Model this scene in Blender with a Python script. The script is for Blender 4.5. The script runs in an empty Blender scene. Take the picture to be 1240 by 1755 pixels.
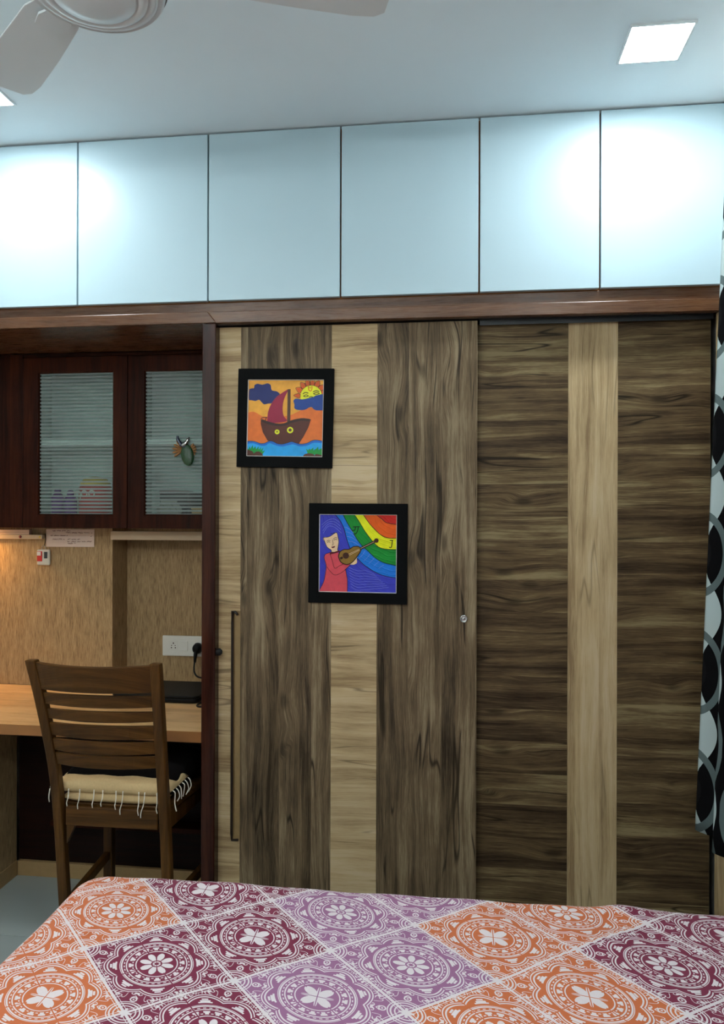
import bpy, bmesh, math, random
from mathutils import Vector, Matrix

random.seed(7)
S = bpy.context.scene
COL = S.collection

# ------------------------------------------------------------------ camera
cam_d = bpy.data.cameras.new('camera')
cam = bpy.data.objects.new('camera', cam_d)
COL.objects.link(cam)
cam_d.sensor_fit = 'VERTICAL'
cam_d.sensor_height = 36.0
cam_d.lens = 36.0 * 1270.0 / 1755.0
cam_d.clip_start = 0.01
cam.matrix_world = (Matrix.Translation((0, 0, 1.5)) @ Matrix.Rotation(math.radians(7.0), 4, 'Z')
                    @ Matrix.Rotation(math.pi / 2, 4, 'X') @ Matrix.Rotation(0.003, 4, 'Z'))
S.camera = cam

# ------------------------------------------------------------------ world, exposure
W = bpy.data.worlds.new('night'); S.world = W
W.use_nodes = True
W.node_tree.nodes['Background'].inputs[0].default_value = (0.01, 0.012, 0.016, 1)
W.node_tree.nodes['Background'].inputs[1].default_value = 0.3
S.view_settings.view_transform = 'Standard'
S.view_settings.look = 'None'
S.view_settings.exposure = 0.30
S.view_settings.gamma = 1.0
S.view_settings.use_curve_mapping = False
PANEL_RADIANCE = 80.0
PANEL_COLOUR = (0.90, 0.985, 1.0)
WARM_RADIANCE = 110.0
FILL_TUBE_RADIANCE = 80.0

# ------------------------------------------------------------------ node helpers
def s2l(c):
    c = c / 255.0
    return c / 12.92 if c <= 0.04045 else ((c + 0.055) / 1.055) ** 2.4
def rgb(r, g, b): return (s2l(r), s2l(g), s2l(b), 1.0)

class V:
    """a node socket with arithmetic"""
    def __init__(s, b, sock): s.b = b; s.s = sock
    def _m(s, op, o=None, c=None): return s.b.math(op, s, o, c)
    def __add__(s, o): return s._m('ADD', o)
    __radd__ = __add__
    def __sub__(s, o): return s._m('SUBTRACT', o)
    def __rsub__(s, o): return s.b.math('SUBTRACT', o, s)
    def __mul__(s, o): return s._m('MULTIPLY', o)
    __rmul__ = __mul__
    def __truediv__(s, o): return s._m('DIVIDE', o)
    def __rtruediv__(s, o): return s.b.math('DIVIDE', o, s)
    def __lt__(s, o): return s._m('LESS_THAN', o)
    def __gt__(s, o): return s._m('GREATER_THAN', o)
    def abs(s): return s._m('ABSOLUTE')
    def floor(s): return s._m('FLOOR')
    def fract(s): return s._m('FRACT')
    def sin(s): return s._m('SINE')
    def cos(s): return s._m('COSINE')
    def sqrt(s): return s._m('SQRT')
    def max(s, o): return s._m('MAXIMUM', o)
    def min(s, o): return s._m('MINIMUM', o)
    def mod(s, o): return s._m('FLOORED_MODULO', o)
    def pow(s, o): return s._m('POWER', o)

class B:
    def __init__(s, name, rough=0.5, spec=0.5, coat=0.0):
        s.mat = bpy.data.materials.new(name); s.mat.use_nodes = True
        s.nt = s.mat.node_tree; s.n = s.nt.nodes
        s.bsdf = s.n['Principled BSDF']; s.out = s.n['Material Output']
        s.bsdf.inputs['Roughness'].default_value = rough
        s.bsdf.inputs['Specular IOR Level'].default_value = spec
        s.bsdf.inputs['Coat Weight'].default_value = coat
    def put(s, sock, v):
        if isinstance(v, V): s.nt.links.new(v.s, sock)
        elif v is not None: sock.default_value = v
    def math(s, op, a, b=None, c=None):
        n = s.n.new('ShaderNodeMath'); n.operation = op
        s.put(n.inputs[0], a); s.put(n.inputs[1], b)
        if c is not None: s.put(n.inputs[2], c)
        return V(s, n.outputs[0])
    def coord(s, which='Object'):
        n = s.n.new('ShaderNodeTexCoord'); return V(s, n.outputs[which])
    def sep(s, v):
        n = s.n.new('ShaderNodeSeparateXYZ'); s.put(n.inputs[0], v)
        return [V(s, o) for o in n.outputs]
    def comb(s, x=0.0, y=0.0, z=0.0):
        n = s.n.new('ShaderNodeCombineXYZ')
        for i, q in enumerate((x, y, z)): s.put(n.inputs[i], q)
        return V(s, n.outputs[0])
    def noise(s, vec, scale=1.0, detail=2.0, rough=0.5, dist=0.0):
        n = s.n.new('ShaderNodeTexNoise'); s.put(n.inputs['Vector'], vec)
        n.inputs['Scale'].default_value = scale; n.inputs['Detail'].default_value = detail
        n.inputs['Roughness'].default_value = rough; n.inputs['Distortion'].default_value = dist
        return V(s, n.outputs[0])
    def white(s, v):
        n = s.n.new('ShaderNodeTexWhiteNoise'); n.noise_dimensions = '1D'
        s.put(n.inputs['W'], v); return V(s, n.outputs['Value'])
    def voronoi(s, vec, scale=1.0, feature='F1', rnd=1.0):
        n = s.n.new('ShaderNodeTexVoronoi'); n.feature = feature; n.voronoi_dimensions = '2D'; s.put(n.inputs['Vector'], vec)
        n.inputs['Scale'].default_value = scale; n.inputs['Randomness'].default_value = rnd
        return V(s, n.outputs['Distance'])
    def rand(s):
        n = s.n.new('ShaderNodeObjectInfo'); return V(s, n.outputs['Random'])
    def mix(s, fac, a, b):
        n = s.n.new('ShaderNodeMix'); n.data_type = 'RGBA'
        s.put(n.inputs['Factor'], fac); s.put(n.inputs['A'], a); s.put(n.inputs['B'], b)
        for q in n.inputs:
            pass
        s.put(n.inputs[6], a); s.put(n.inputs[7], b)
        return V(s, n.outputs[2])
    def ramp(s, fac, stops, interp='LINEAR'):
        n = s.n.new('ShaderNodeValToRGB'); s.put(n.inputs[0], fac)
        e = n.color_ramp.elements; n.color_ramp.interpolation = interp
        while len(e) < len(stops): e.new(0.5)
        for q, (p, c) in zip(e, stops): q.position = p; q.color = c
        return V(s, n.outputs[0])
    def smooth(s, v, lo, hi):
        n = s.n.new('ShaderNodeMapRange'); n.interpolation_type = 'SMOOTHSTEP'
        s.put(n.inputs[0], v); n.inputs[1].default_value = lo; n.inputs[2].default_value = hi
        return V(s, n.outputs[0])
    def bump(s, h, strength=0.3, dist=0.002):
        n = s.n.new('ShaderNodeBump'); s.put(n.inputs['Height'], h)
        n.inputs['Strength'].default_value = strength; n.inputs['Distance'].default_value = dist
        s.nt.links.new(n.outputs[0], s.bsdf.inputs['Normal'])
    def colour(s, v): s.put(s.bsdf.inputs['Base Color'], v); return s
    def rough(s, v): s.put(s.bsdf.inputs['Roughness'], v)

def plain(name, col, rough=0.5, spec=0.5, vary=0.06, scale=30.0, bump=0.0, metal=0.0, coat=0.0):
    b = B(name, rough, spec, coat)
    n = b.noise(b.coord(), scale, 3.0)
    d = tuple(max(0, c * (1 - vary)) for c in col[:3]) + (1,)
    l = tuple(min(1, c * (1 + vary)) for c in col[:3]) + (1,)
    b.colour(b.mix(n, d, l))
    if bump: b.bump(n, bump, 0.002)
    b.bsdf.inputs['Metallic'].default_value = metal
    return b.mat

def wood(name, axis, stops, plank=0.075, rough=0.5, spec=0.14, crack=1.0, knot=1.0, freq=1.0, tone=0.35, across_axis=None):
    """printed timber laminate; axis is the grain direction"""
    b = B(name, rough, spec)
    x, y, z = b.sep(b.coord())
    ax = {'x': x, 'y': y, 'z': z}
    along = ax[axis]
    if across_axis: across = ax[across_axis]
    else: across = (x + y * 0.7) if axis == 'z' else (z + y * 0.7) if axis == 'x' else (x + z * 0.7)
    r = b.rand()
    along = along + r * 9.0
    across = across + r * 3.7
    pid = ((across + 0.012 * b.noise(b.comb(across * 3, along * 0.6, 1.0), 1.0, 1.0)) / plank).floor()
    pw = b.white(pid + 3.1)
    pw2 = b.white(pid + 17.7)
    along = along + pw2 * 6.0
    warp = b.noise(b.comb(across * 6 * freq, along * 1.6 * freq, pid), 1.0, 2.0)
    kd = b.voronoi(b.comb(across * 7.5, along * 2.9, 0.0), 1.0)
    kgate = b.smooth(b.noise(b.comb(across * 4, along * 1.6, 77.0), 1.0, 1.0), 0.47, 0.55)
    ac = across + (warp - 0.5) * 0.05 + (1.0 - b.smooth(kd, 0.0, 0.42)) * kgate * 0.022 * knot
    fibre = b.noise(b.comb(ac * 420 * freq, along * 9 * freq, pid * 3.0), 1.0, 3.0, 0.65)
    pore = b.noise(b.comb(ac * 900 * freq, along * 40 * freq, 2.0), 1.0, 1.0, 0.5)
    broad = b.noise(b.comb(ac * 16 * freq, along * 0.9 * freq, pid * 1.7), 1.0, 2.0, 0.5, 0.6)
    mid = b.noise(b.comb(ac * 75 * freq, along * 2.6 * freq, pid * 0.9), 1.0, 3.0, 0.6, 0.3)
    rings = ((ac * 230 * freq) + broad * 22.0).sin() * 0.5 + 0.5
    blotch = b.noise(b.comb(across * 9, along * 5.0, 5.0), 1.0, 2.0)
    t = 0.5 + (broad - 0.5) * 0.90 + (mid - 0.5) * 0.70 + (fibre - 0.5) * 0.70 + (rings - 0.5) * 0.07 + (pw - 0.5) * tone + (blotch - 0.5) * 0.45 + (pore - 0.5) * 0.25
    c = b.ramp(t, stops)
    dark = tuple(q * 0.28 for q in stops[0][1][:3]) + (1,)
    # cracks along the grain
    cn = b.noise(b.comb(ac * 17 * freq, along * 1.1 * freq, pid * 2.3 + 9.0), 1.0, 1.5, 0.5)
    gate = b.smooth(b.noise(b.comb(across * 12, along * 3.0, 21.0), 1.0, 1.0), 0.48, 0.58)
    ck = (1.0 - b.smooth((cn - 0.5).abs(), 0.0, 0.016)) * gate * crack
    # knots
    kn = (1.0 - b.smooth(kd, 0.03, 0.13)) * knot * kgate
    c = b.mix((ck * 0.85).max(kn * 0.7), c, dark)
    hue = b.noise(b.comb(across * 11, along * 2.0, 31.0), 1.0, 2.0)
    c = b.mix((hue - 0.45) * 0.5, c, tuple(q * f for q, f in zip(stops[1][1][:3], (1.12, 1.02, 0.70))) + (1,))
    b.colour(c)
    b.bump(fibre + ck * -1.5, 0.12, 0.001)
    b.rough(rough + (fibre - 0.5) * 0.2)
    return b.mat

# ------------------------------------------------------------------ materials
M = {}
DK = [(0.18, rgb(48, 38, 29)), (0.40, rgb(86, 72, 54)), (0.60, rgb(116, 98, 75)), (0.82, rgb(149, 133, 106))]
DH = [(0.18, rgb(40, 29, 21)), (0.40, rgb(75, 59, 41)), (0.60, rgb(102, 84, 58)), (0.82, rgb(139, 123, 90))]
PL = [(0.20, rgb(140, 115, 84)), (0.42, rgb(173, 149, 112)), (0.60, rgb(190, 166, 128)), (0.80, rgb(201, 180, 145))]
M['oak_dark_v'] = wood('dark_oak_upright_grain', 'z', DK, 0.11, knot=0.8, tone=0.12)
M['oak_dark_h'] = wood('dark_oak_level_grain', 'x', DH, 0.105, knot=0.8, tone=0.24)
M['oak_pale_h'] = wood('pale_oak_level_grain', 'x', PL, 0.16, crack=0.7, knot=0.2, tone=0.2)
M['oak_pale_v'] = wood('pale_oak_upright_grain', 'z', PL, 0.075, crack=0.5, knot=0.2, tone=0.18)
M['worktop'] = wood('pale_oak_worktop', 'x', [(0.2, rgb(170, 130, 86)), (0.5, rgb(206, 166, 114)), (0.8, rgb(222, 186, 136))], 0.12, rough=0.3, spec=0.5, crack=0.3, knot=0.15, tone=0.2, across_axis='y')
TK = [(0.1, rgb(62, 38, 22)), (0.5, rgb(94, 61, 38)), (0.9, rgb(120, 84, 55))]
M['teak_x'] = wood('polished_teak_level', 'x', TK, 0.3, rough=0.28, spec=0.5, crack=0.2, knot=0.2, tone=0.1)
M['teak_z'] = wood('polished_teak_upright', 'z', [(0.2, rgb(30, 13, 9)), (0.5, rgb(50, 23, 16)), (0.8, rgb(70, 36, 25))], 0.3, rough=0.22, spec=0.22, crack=0.1, knot=0.1, tone=0.1)
CW = [(0.2, rgb(24, 6, 1)), (0.5, rgb(46, 16, 5)), (0.8, rgb(66, 27, 10))]
M['walnut_z'] = wood('dark_walnut_upright', 'z', CW, 0.4, rough=0.4, spec=0.10, crack=0.1, knot=0.15, tone=0.1)
M['walnut_x'] = wood('dark_walnut_level', 'x', CW, 0.4, rough=0.4, spec=0.10, crack=0.1, knot=0.15, tone=0.1)
CH = [(0.2, rgb(50, 29, 9)), (0.5, rgb(76, 48, 18)), (0.8, rgb(100, 67, 30))]
M['chair_z'] = wood('chair_wood_upright', 'z', CH, 0.4, rough=0.4, spec=0.18, crack=0.05, knot=0.05, tone=0.1)
M['chair_x'] = wood('chair_wood_level', 'x', CH, 0.4, rough=0.4, spec=0.18, crack=0.05, knot=0.05, tone=0.1)
M['ply'] = plain('plywood_edge', rgb(168, 108, 58), 0.6, 0.3, 0.2, 60)
M['black_gap'] = plain('dark_carcass_board', rgb(20, 15, 12), 0.8, 0.2)
M['track'] = plain('dark_aluminium_track', rgb(70, 72, 74), 0.35, 0.5, metal=0.7)
M['loft'] = plain('white_satin_laminate', rgb(186, 211, 221), 0.35, 0.4, 0.01, 6)
M['ceiling'] = plain('ceiling_paint', rgb(228, 239, 244), 0.8, 0.2, 0.015, 8)
M['wall'] = plain('wall_paint', rgb(226, 225, 220), 0.8, 0.2, 0.02, 9)
M['tile'] = plain('floor_tile_glaze', rgb(176, 186, 184), 0.18, 0.5, 0.05, 5)
M['grout'] = plain('tile_grout', rgb(120, 122, 118), 0.9, 0.2)
M['plinth'] = plain('beige_skirting_tile', rgb(170, 140, 96), 0.5, 0.4, 0.12, 40)
M['fan'] = plain('white_fan_enamel', rgb(214, 220, 222), 0.3, 0.5, 0.01)
M['fan_dark'] = plain('brown_fan_metal', rgb(70, 50, 36), 0.4, 0.5, 0.05)
M['matboard'] = plain('black_mount_board', rgb(7, 8, 9), 0.7, 0.08, 0.2, 120)
M['liner'] = plain('white_bevel_edge', rgb(220, 215, 205), 0.6)
M['white_plastic'] = plain('white_switch_plastic', rgb(226, 224, 214), 0.35, 0.5, 0.02)
M['black_plastic'] = plain('black_plastic', rgb(7, 7, 8), 0.5, 0.2, 0.1)
M['black_rubber'] = plain('black_rubber', rgb(9, 9, 9), 0.6, 0.3, 0.1)
M['steel'] = plain('brushed_steel', rgb(200, 200, 198), 0.25, 0.5, 0.03, metal=1.0)
M['paper'] = plain('note_paper', rgb(222, 200, 184), 0.8, 0.2, 0.04, 20)
M['ink'] = plain('brown_ink', rgb(110, 52, 46), 0.8, 0.1)
M['batten'] = plain('cream_batten_paint', rgb(206, 182, 150), 0.5, 0.4, 0.05, 15)
M['clear'] = plain('clear_plastic_case', rgb(205, 200, 185), 0.15, 0.6, 0.03)
M['red'] = plain('red_plastic', rgb(196, 40, 32), 0.4)
M['yellow'] = plain('yellow_plastic', rgb(226, 186, 60), 0.4)
M['purple'] = plain('purple_plastic', rgb(112, 44, 140), 0.4)
M['tan'] = plain('tan_cardboard', rgb(206, 164, 112), 0.7)
M['inner'] = plain('white_cabinet_lining', rgb(236, 242, 240), 0.5, 0.4, 0.02)
M['cream'] = plain('cream_cotton', rgb(206, 178, 132), 0.95, 0.1, 0.12, 150, 0.3)
M['blackcloth_shade'] = plain('black_cloth_and_shade', rgb(16, 13, 13), 0.95, 0.1, 0.2, 100, 0.2)
M['thread'] = plain('white_cotton_thread', rgb(226, 220, 205), 0.9, 0.1)
M['greensequin'] = plain('green_sequins', rgb(8, 66, 22), 0.3, 0.8, 0.6, 400, 0.6)
M['bluebird'] = plain('blue_black_enamel', rgb(30, 42, 70), 0.2, 0.8, 0.3, 200)
M['tanfeather'] = plain('tan_feather', rgb(160, 116, 74), 0.8, 0.2, 0.3, 200)
M['mattress'] = plain('mattress_ticking', rgb(210, 204, 196), 0.9, 0.1)
M['redline'] = plain('dull_red_card', rgb(120, 30, 36), 0.6)
M['greyjunk'] = plain('grey_packet', rgb(150, 148, 138), 0.6)

def emissive(name, col, strength):
    b = B(name)
    b.bsdf.inputs['Base Color'].default_value = (0.8, 0.8, 0.8, 1)
    b.bsdf.inputs['Emission Color'].default_value = (*col, 1)
    b.bsdf.inputs['Emission Strength'].default_value = strength
    return b.mat
M['panel_glow'] = emissive('led_diffuser', PANEL_COLOUR, PANEL_RADIANCE)
M['warm_glow'] = emissive('warm_led_diffuser', (1.0, 0.52, 0.16), WARM_RADIANCE)

def beige_veneer():
    b = B('streaky_beige_laminate', 0.6, 0.3)
    x, y, z = b.sep(b.coord())
    h = x + y
    f = b.noise(b.comb(h * 260, z * 22, 0.0), 1.0, 3.0, 0.65)
    g = b.noise(b.comb(h * 60, z * 9, 4.0), 1.0, 2.0)
    t = f * 0.7 + g * 0.3
    b.colour(b.ramp(t, [(0.28, rgb(98, 76, 50)), (0.48, rgb(158, 130, 92)), (0.62, rgb(180, 152, 112)), (0.8, rgb(192, 166, 126))]))
    b.bump(f, 0.2, 0.001)
    return b.mat
M['beige'] = beige_veneer()

def striped_glass():
    b = B('striped_frosted_glass', 0.05, 0.5)
    x, y, z = b.sep(b.coord())
    st = b.smooth((z / 0.0145).fract().sub if False else (((z / 0.0145).fract() - 0.5).abs()), 0.20, 0.26)
    nt = b.nt
    tr = b.n.new('ShaderNodeBsdfTransparent'); tr.inputs[0].default_value = (0.86, 0.92, 0.90, 1)
    gl = b.n.new('ShaderNodeBsdfGlossy'); gl.inputs['Roughness'].default_value = 0.02
    fr = b.n.new('ShaderNodeFresnel'); fr.inputs[0].default_value = 1.5
    clear = b.n.new('ShaderNodeMixShader')
    nt.links.new(fr.outputs[0], clear.inputs[0]); nt.links.new(tr.outputs[0], clear.inputs[1]); nt.links.new(gl.outputs[0], clear.inputs[2])
    df = b.n.new('ShaderNodeBsdfDiffuse'); df.inputs[0].default_value = rgb(196, 208, 204)
    tl = b.n.new('ShaderNodeBsdfTranslucent'); tl.inputs[0].default_value = rgb(206, 218, 214)
    fro = b.n.new('ShaderNodeMixShader'); fro.inputs[0].default_value = 0.45
    nt.links.new(df.outputs[0], fro.inputs[1]); nt.links.new(tl.outputs[0], fro.inputs[2])
    fro2 = b.n.new('ShaderNodeMixShader')
    nt.links.new(fr.outputs[0], fro2.inputs[0]); nt.links.new(fro.outputs[0], fro2.inputs[1]); nt.links.new(gl.outputs[0], fro2.inputs[2])
    thin = b.n.new('ShaderNodeMixShader'); thin.inputs[0].default_value = 0.50
    nt.links.new(fro2.outputs[0], thin.inputs[1]); nt.links.new(tr.outputs[0], thin.inputs[2])
    mx = b.n.new('ShaderNodeMixShader')
    nt.links.new(st.s, mx.inputs[0]); nt.links.new(clear.outputs[0], mx.inputs[1]); nt.links.new(thin.outputs[0], mx.inputs[2])
    nt.links.new(mx.outputs[0], b.out.inputs[0])
    return b.mat
M['glass'] = striped_glass()

def sheet_print():
    """tile-printed bedsheet: medallion tiles in maroon, mauve and orange, set in stepped bands"""
    b = B('tile_print_cotton', 0.85, 0.15)
    u, v, _ = b.sep(b.coord('UV'))
    iu, iv = u.floor(), v.floor()
    px = (u.fract() - 0.5) * 2.0
    py = (v.fract() - 0.5) * 2.0
    r = (px * px + py * py).sqrt()
    th = b.math('ARCTAN2', py, px)
    ci = (((iu + iv).mod(6.0)) * 0.5).floor()
    base = b.mix(ci > 0.5, rgb(128, 40, 70), rgb(162, 108, 148))
    base = b.mix(ci > 1.5, base, rgb(210, 112, 66))
    alt = iu.mod(2.0)
    apx, apy = px.abs(), py.abs()
    edge = apx.max(apy)
    m = (edge > 0.974).max((edge - 0.940).abs() < 0.006)
    def add(k):
        nonlocal m
        m = m.max(k)
    def line(val, at, w): return (val - at).abs() < w
    c4 = (th * 4.0).cos().abs()
    c2 = (th * 2.0).cos().abs()
    # rosette, two kinds
    petA = (r < (0.11 + 0.20 * c4.pow(0.7))) * (r > 0.10)
    petA = petA.max(line(r, 0.055, 0.016)) * ((th * 8.0).cos() > -0.80)
    petB = (r < (0.09 + 0.23 * c2.pow(1.6))).max((r < (0.06 + 0.22 * c4.pow(3.0))))
    petB = petB * ((apx - apy).abs() > 0.012)
    add(petA * (1.0 - alt)); add(petB * alt)
    add(line(r, 0.365, 0.010))
    c16 = (th * 16.0).cos()
    add(line(r, 0.430, 0.026) * (c16 > 0.35)); add(line(r, 0.470, 0.022) * (c16 > -0.30)); add(line(r, 0.422, 0.010) * (c16 < -0.7))
    add(line(r, 0.530, 0.011))
    add(line(r, 0.568, 0.010) * ((th * 36.0).cos() > 0.0))
    add(line(r, 0.615, 0.014)); add(line(r, 0.645, 0.006))
    # scalloped double line with eight lobes
    lobe = (th * 4.0).sin().abs()
    rs = 0.745 + 0.12 * lobe
    add(line(r - rs, 0.0, 0.014)); add(line(r - rs, 0.055, 0.011))
    # trefoils inside the lobes
    c8 = (th * 8.0 + math.pi).cos()
    add(line(r, 0.745, 0.028) * (c8 > 0.62)); add(line(r, 0.715, 0.016) * (c8 > 0.25)); add(line(r, 0.80, 0.018) * (c8 > 0.86))
    # scroll leaves outside the scallop
    out = r > (rs + 0.085)
    scr = b.noise(b.comb(apx.max(apy) * 9.0, apx.min(apy) * 9.0, 3.0), 1.0, 0.0)
    dcx, dcy = 1.0 - apx, 1.0 - apy
    dc = (dcx * dcx + dcy * dcy).sqrt()
    add(line(scr, 0.50, 0.035) * out * (dc > 0.42))
    scr2 = b.noise(b.comb(apx.max(apy) * 14.0, apx.min(apy) * 14.0, 8.0), 1.0, 0.0)
    add((scr2 > 0.64) * out * (dc > 0.42))
    # side half-flowers
    sx = apx.max(apy); sy = apx.min(apy)
    ds = ((1.0 - sx) * (1.0 - sx) + sy * sy).sqrt()
    add((ds < 0.05) * (ds > 0.02))
    # quarter roundels on the corners, a small ring towards the middle
    ct = b.math('ARCTAN2', dcy, dcx)
    add(dc < (0.06 + 0.07 * (ct * 4.0).cos().abs()))
    add(line(dc, 0.18, 0.012)); add(line(dc, 0.245, 0.014)); add(line(dc, 0.295, 0.010))
    qx, qy = apx - 0.735, apy - 0.735
    dq = (qx * qx + qy * qy).sqrt()
    add(line(dq, 0.052, 0.012)); add(dq < 0.018)
    cut = (apx.min(apy) < 0.012) * (edge > 0.30) * (edge < 0.93)
    m = m * (1.0 - cut)
    # soft ink edge
    wv = b.noise(b.comb(u * 40, v * 40, 0.0), 1.0, 2.0)
    col = b.mix(m * 0.95, base, rgb(240, 230, 233))
    col = b.mix((wv - 0.3) * 0.10, col, rgb(150, 120, 120))
    b.colour(col)
    weave = b.noise(b.comb(u * 260, v * 260, 0.0), 1.0, 1.0)
    b.bump(weave, 0.15, 0.001)
    b.bsdf.inputs['Sheen Weight'].default_value = 0.15
    return b.mat
M['sheet'] = sheet_print()

def curtain_print():
    b = B('ogee_print_curtain', 0.9, 0.1)
    u, v, _ = b.sep(b.coord('UV'))          # metres along cloth, metres up
    pv = v / 0.345
    col = (u / 0.17).floor()
    cx = (u / 0.17).fract() - 0.5
    cy = (pv + col * 0.5).fract() - 0.5
    # pale ogee leaf
    ay = cy.abs()
    half = 0.42 * (ay.min(0.34) * (math.pi / 0.68)).cos().max(0.0).pow(0.9)
    leaf = cx.abs() < half
    # grey interlaced ring offset half a repeat
    cy2 = (pv + col * 0.5 + 0.5).fract() - 0.5
    e = ((cx / 0.52).pow(2.0) + (cy2 / 0.36).pow(2.0)).sqrt()
    ring = (e - 0.88).abs() < 0.10
    core = e < 0.30
    c = b.mix(leaf, rgb(8, 8, 10), rgb(176, 192, 192))
    c = b.mix(ring, c, rgb(92, 106, 106))
    c = b.mix(core, c, rgb(20, 20, 22))
    b.colour(c)
    b.bump(b.noise(b.comb(u * 900, v * 900, 0.0), 1.0, 1.0), 0.15, 0.001)
    return b.mat
M['curtain'] = curtain_print()

def paint(name, col, grooves=0.0, rough=0.4):
    b = B(name, rough, 0.22)
    x, y, z = b.sep(b.coord())
    n = b.noise(b.comb(x * 60, y * 60, z * 60), 1.0, 3.0)
    d = tuple(c * 0.8 for c in col[:3]) + (1,); l = tuple(min(1, c * 1.15) for c in col[:3]) + (1,)
    b.colour(b.mix(n, d, l))
    if grooves:
        rr = ((x - 0.13) * (x - 0.13) + (z - 0.15) * (z - 0.15)).sqrt()
        w = ((rr * 420) + b.noise(b.comb(x * 22, 0.0, z * 22), 1.0, 2.0) * 9.0).sin()
        b.bump(w.max(0.55), grooves, 0.003)
    else:
        b.bump(n, 0.25, 0.002)
    return b.mat

# ------------------------------------------------------------------ object helpers
def link(o, parent=None):
    COL.objects.link(o)
    if parent: o.parent = parent
    return o
def tag(o, label=None, cat=None, group=None, kind=None):
    if label: o['label'] = label
    if cat: o['category'] = cat
    if group: o['group'] = group
    if kind: o['kind'] = kind
    return o
def empty(name, loc, label=None, cat=None, group=None, kind=None):
    o = bpy.data.objects.new(name, None); o.location = loc; o.empty_display_size = 0.05
    link(o); tag(o, label, cat, group, kind); return o
def wloc(p):
    """world location of a (nested, unrotated) parent chain"""
    v = Vector((0, 0, 0))
    while p: v += p.location; p = p.parent
    return v
def finish(name, bm, mat, parent=None, smooth=False, world=True, bevel=0.0, seg=2):
    """bm is in world coordinates; stored relative to the parent's base"""
    bm.normal_update()
    off = wloc(parent) if (parent and world) else Vector((0, 0, 0))
    if off.length: bmesh.ops.translate(bm, verts=bm.verts, vec=-off)
    me = bpy.data.meshes.new(name); bm.to_mesh(me); bm.free()
    mats = mat if isinstance(mat, (list, tuple)) else [mat]
    for q in mats: me.materials.append(M[q] if isinstance(q, str) else q)
    if smooth: me.polygons.foreach_set('use_smooth', [True] * len(me.polygons))
    o = bpy.data.objects.new(name, me); link(o, parent)
    if bevel:
        md = o.modifiers.new('bevel', 'BEVEL'); md.width = bevel; md.segments = seg
        md.limit_method = 'ANGLE'; md.angle_limit = math.radians(35)
    return o
def bx(bm, x0, x1, y0, y1, z0, z1):
    vs = [bm.verts.new((x, y, z)) for z in (z0, z1) for y in (y0, y1) for x in (x0, x1)]
    for f in ((0, 2, 3, 1), (4, 5, 7, 6), (0, 1, 5, 4), (2, 6, 7, 3), (0, 4, 6, 2), (1, 3, 7, 5)):
        bm.faces.new([vs[i] for i in f])
    return vs
def box(name, x0, x1, y0, y1, z0, z1, mat, parent=None, bevel=0.0015):
    bm = bmesh.new(); bx(bm, x0, x1, y0, y1, z0, z1)
    return finish(name, bm, mat, parent, bevel=bevel)
def loft_rings(bm, rings, close=True, caps=True):
    vr = [[bm.verts.new(p) for p in ring] for ring in rings]
    n = len(vr[0])
    for a, c in zip(vr, vr[1:]):
        for i in range(n if close else n - 1):
            j = (i + 1) % n
            bm.faces.new((a[i], a[j], c[j], c[i]))
    if caps and close:
        bm.faces.new(list(reversed(vr[0]))); bm.faces.new(vr[-1])
    bmesh.ops.recalc_face_normals(bm, faces=bm.faces)
def tube(bm, pts, rad, n=8):
    pts = [Vector(p) for p in pts]; rings = []
    up = Vector((0.13, 0.31, 0.94)).normalized()
    for i, p in enumerate(pts):
        d = (pts[min(i + 1, len(pts) - 1)] - pts[max(i - 1, 0)]).normalized()
        a = d.cross(up)
        if a.length < 1e-3: a = d.cross(Vector((1, 0, 0)))
        a.normalize(); c = d.cross(a)
        r = rad[i] if isinstance(rad, (list, tuple)) else rad
        rings.append([p + (a * math.cos(t) + c * math.sin(t)) * r for t in [2 * math.pi * k / n for k in range(n)]])
    loft_rings(bm, rings)
def cat(pts, per=8, closed=False):
    """Catmull-Rom through points of any dimension"""
    P = [tuple(p) for p in pts]; n = len(P); out = []
    rng = range(n if closed else n - 1)
    for i in rng:
        g = (lambda k: P[k % n]) if closed else (lambda k: P[max(0, min(n - 1, k))])
        p0, p1, p2, p3 = g(i - 1), g(i), g(i + 1), g(i + 2)
        for s in range(per):
            t = s / per
            out.append(tuple(0.5 * (2 * b + (c - a) * t + (2 * a - 5 * b + 4 * c - d) * t * t + (3 * b - a - 3 * c + d) * t ** 3)
                             for a, b, c, d in zip(p0, p1, p2, p3)))
    if not closed: out.append(P[-1])
    return out
def lathe(bm, prof, c, n=40):
    rings = [[(c[0] + r * math.cos(t), c[1] + r * math.sin(t), c[2] + z) for t in [2 * math.pi * k / n for k in range(n)]] for r, z in prof]
    loft_rings(bm, rings)
def slab(bm, poly, y_front, y_back):
    """polygon in (x,z), facing -Y"""
    f = [bm.verts.new((x, y_front, z)) for x, z in poly]
    k = [bm.verts.new((x, y_back, z)) for x, z in poly]
    n = len(poly)
    face = bm.faces.new(f)
    for i in range(n):
        j = (i + 1) % n; bm.faces.new((f[j], f[i], k[i], k[j]))
    bmesh.ops.recalc_face_normals(bm, faces=bm.faces)
    if face.normal.y > 0: bmesh.ops.reverse_faces(bm, faces=bm.faces)
    bmesh.ops.triangulate(bm, faces=[face])

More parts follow.
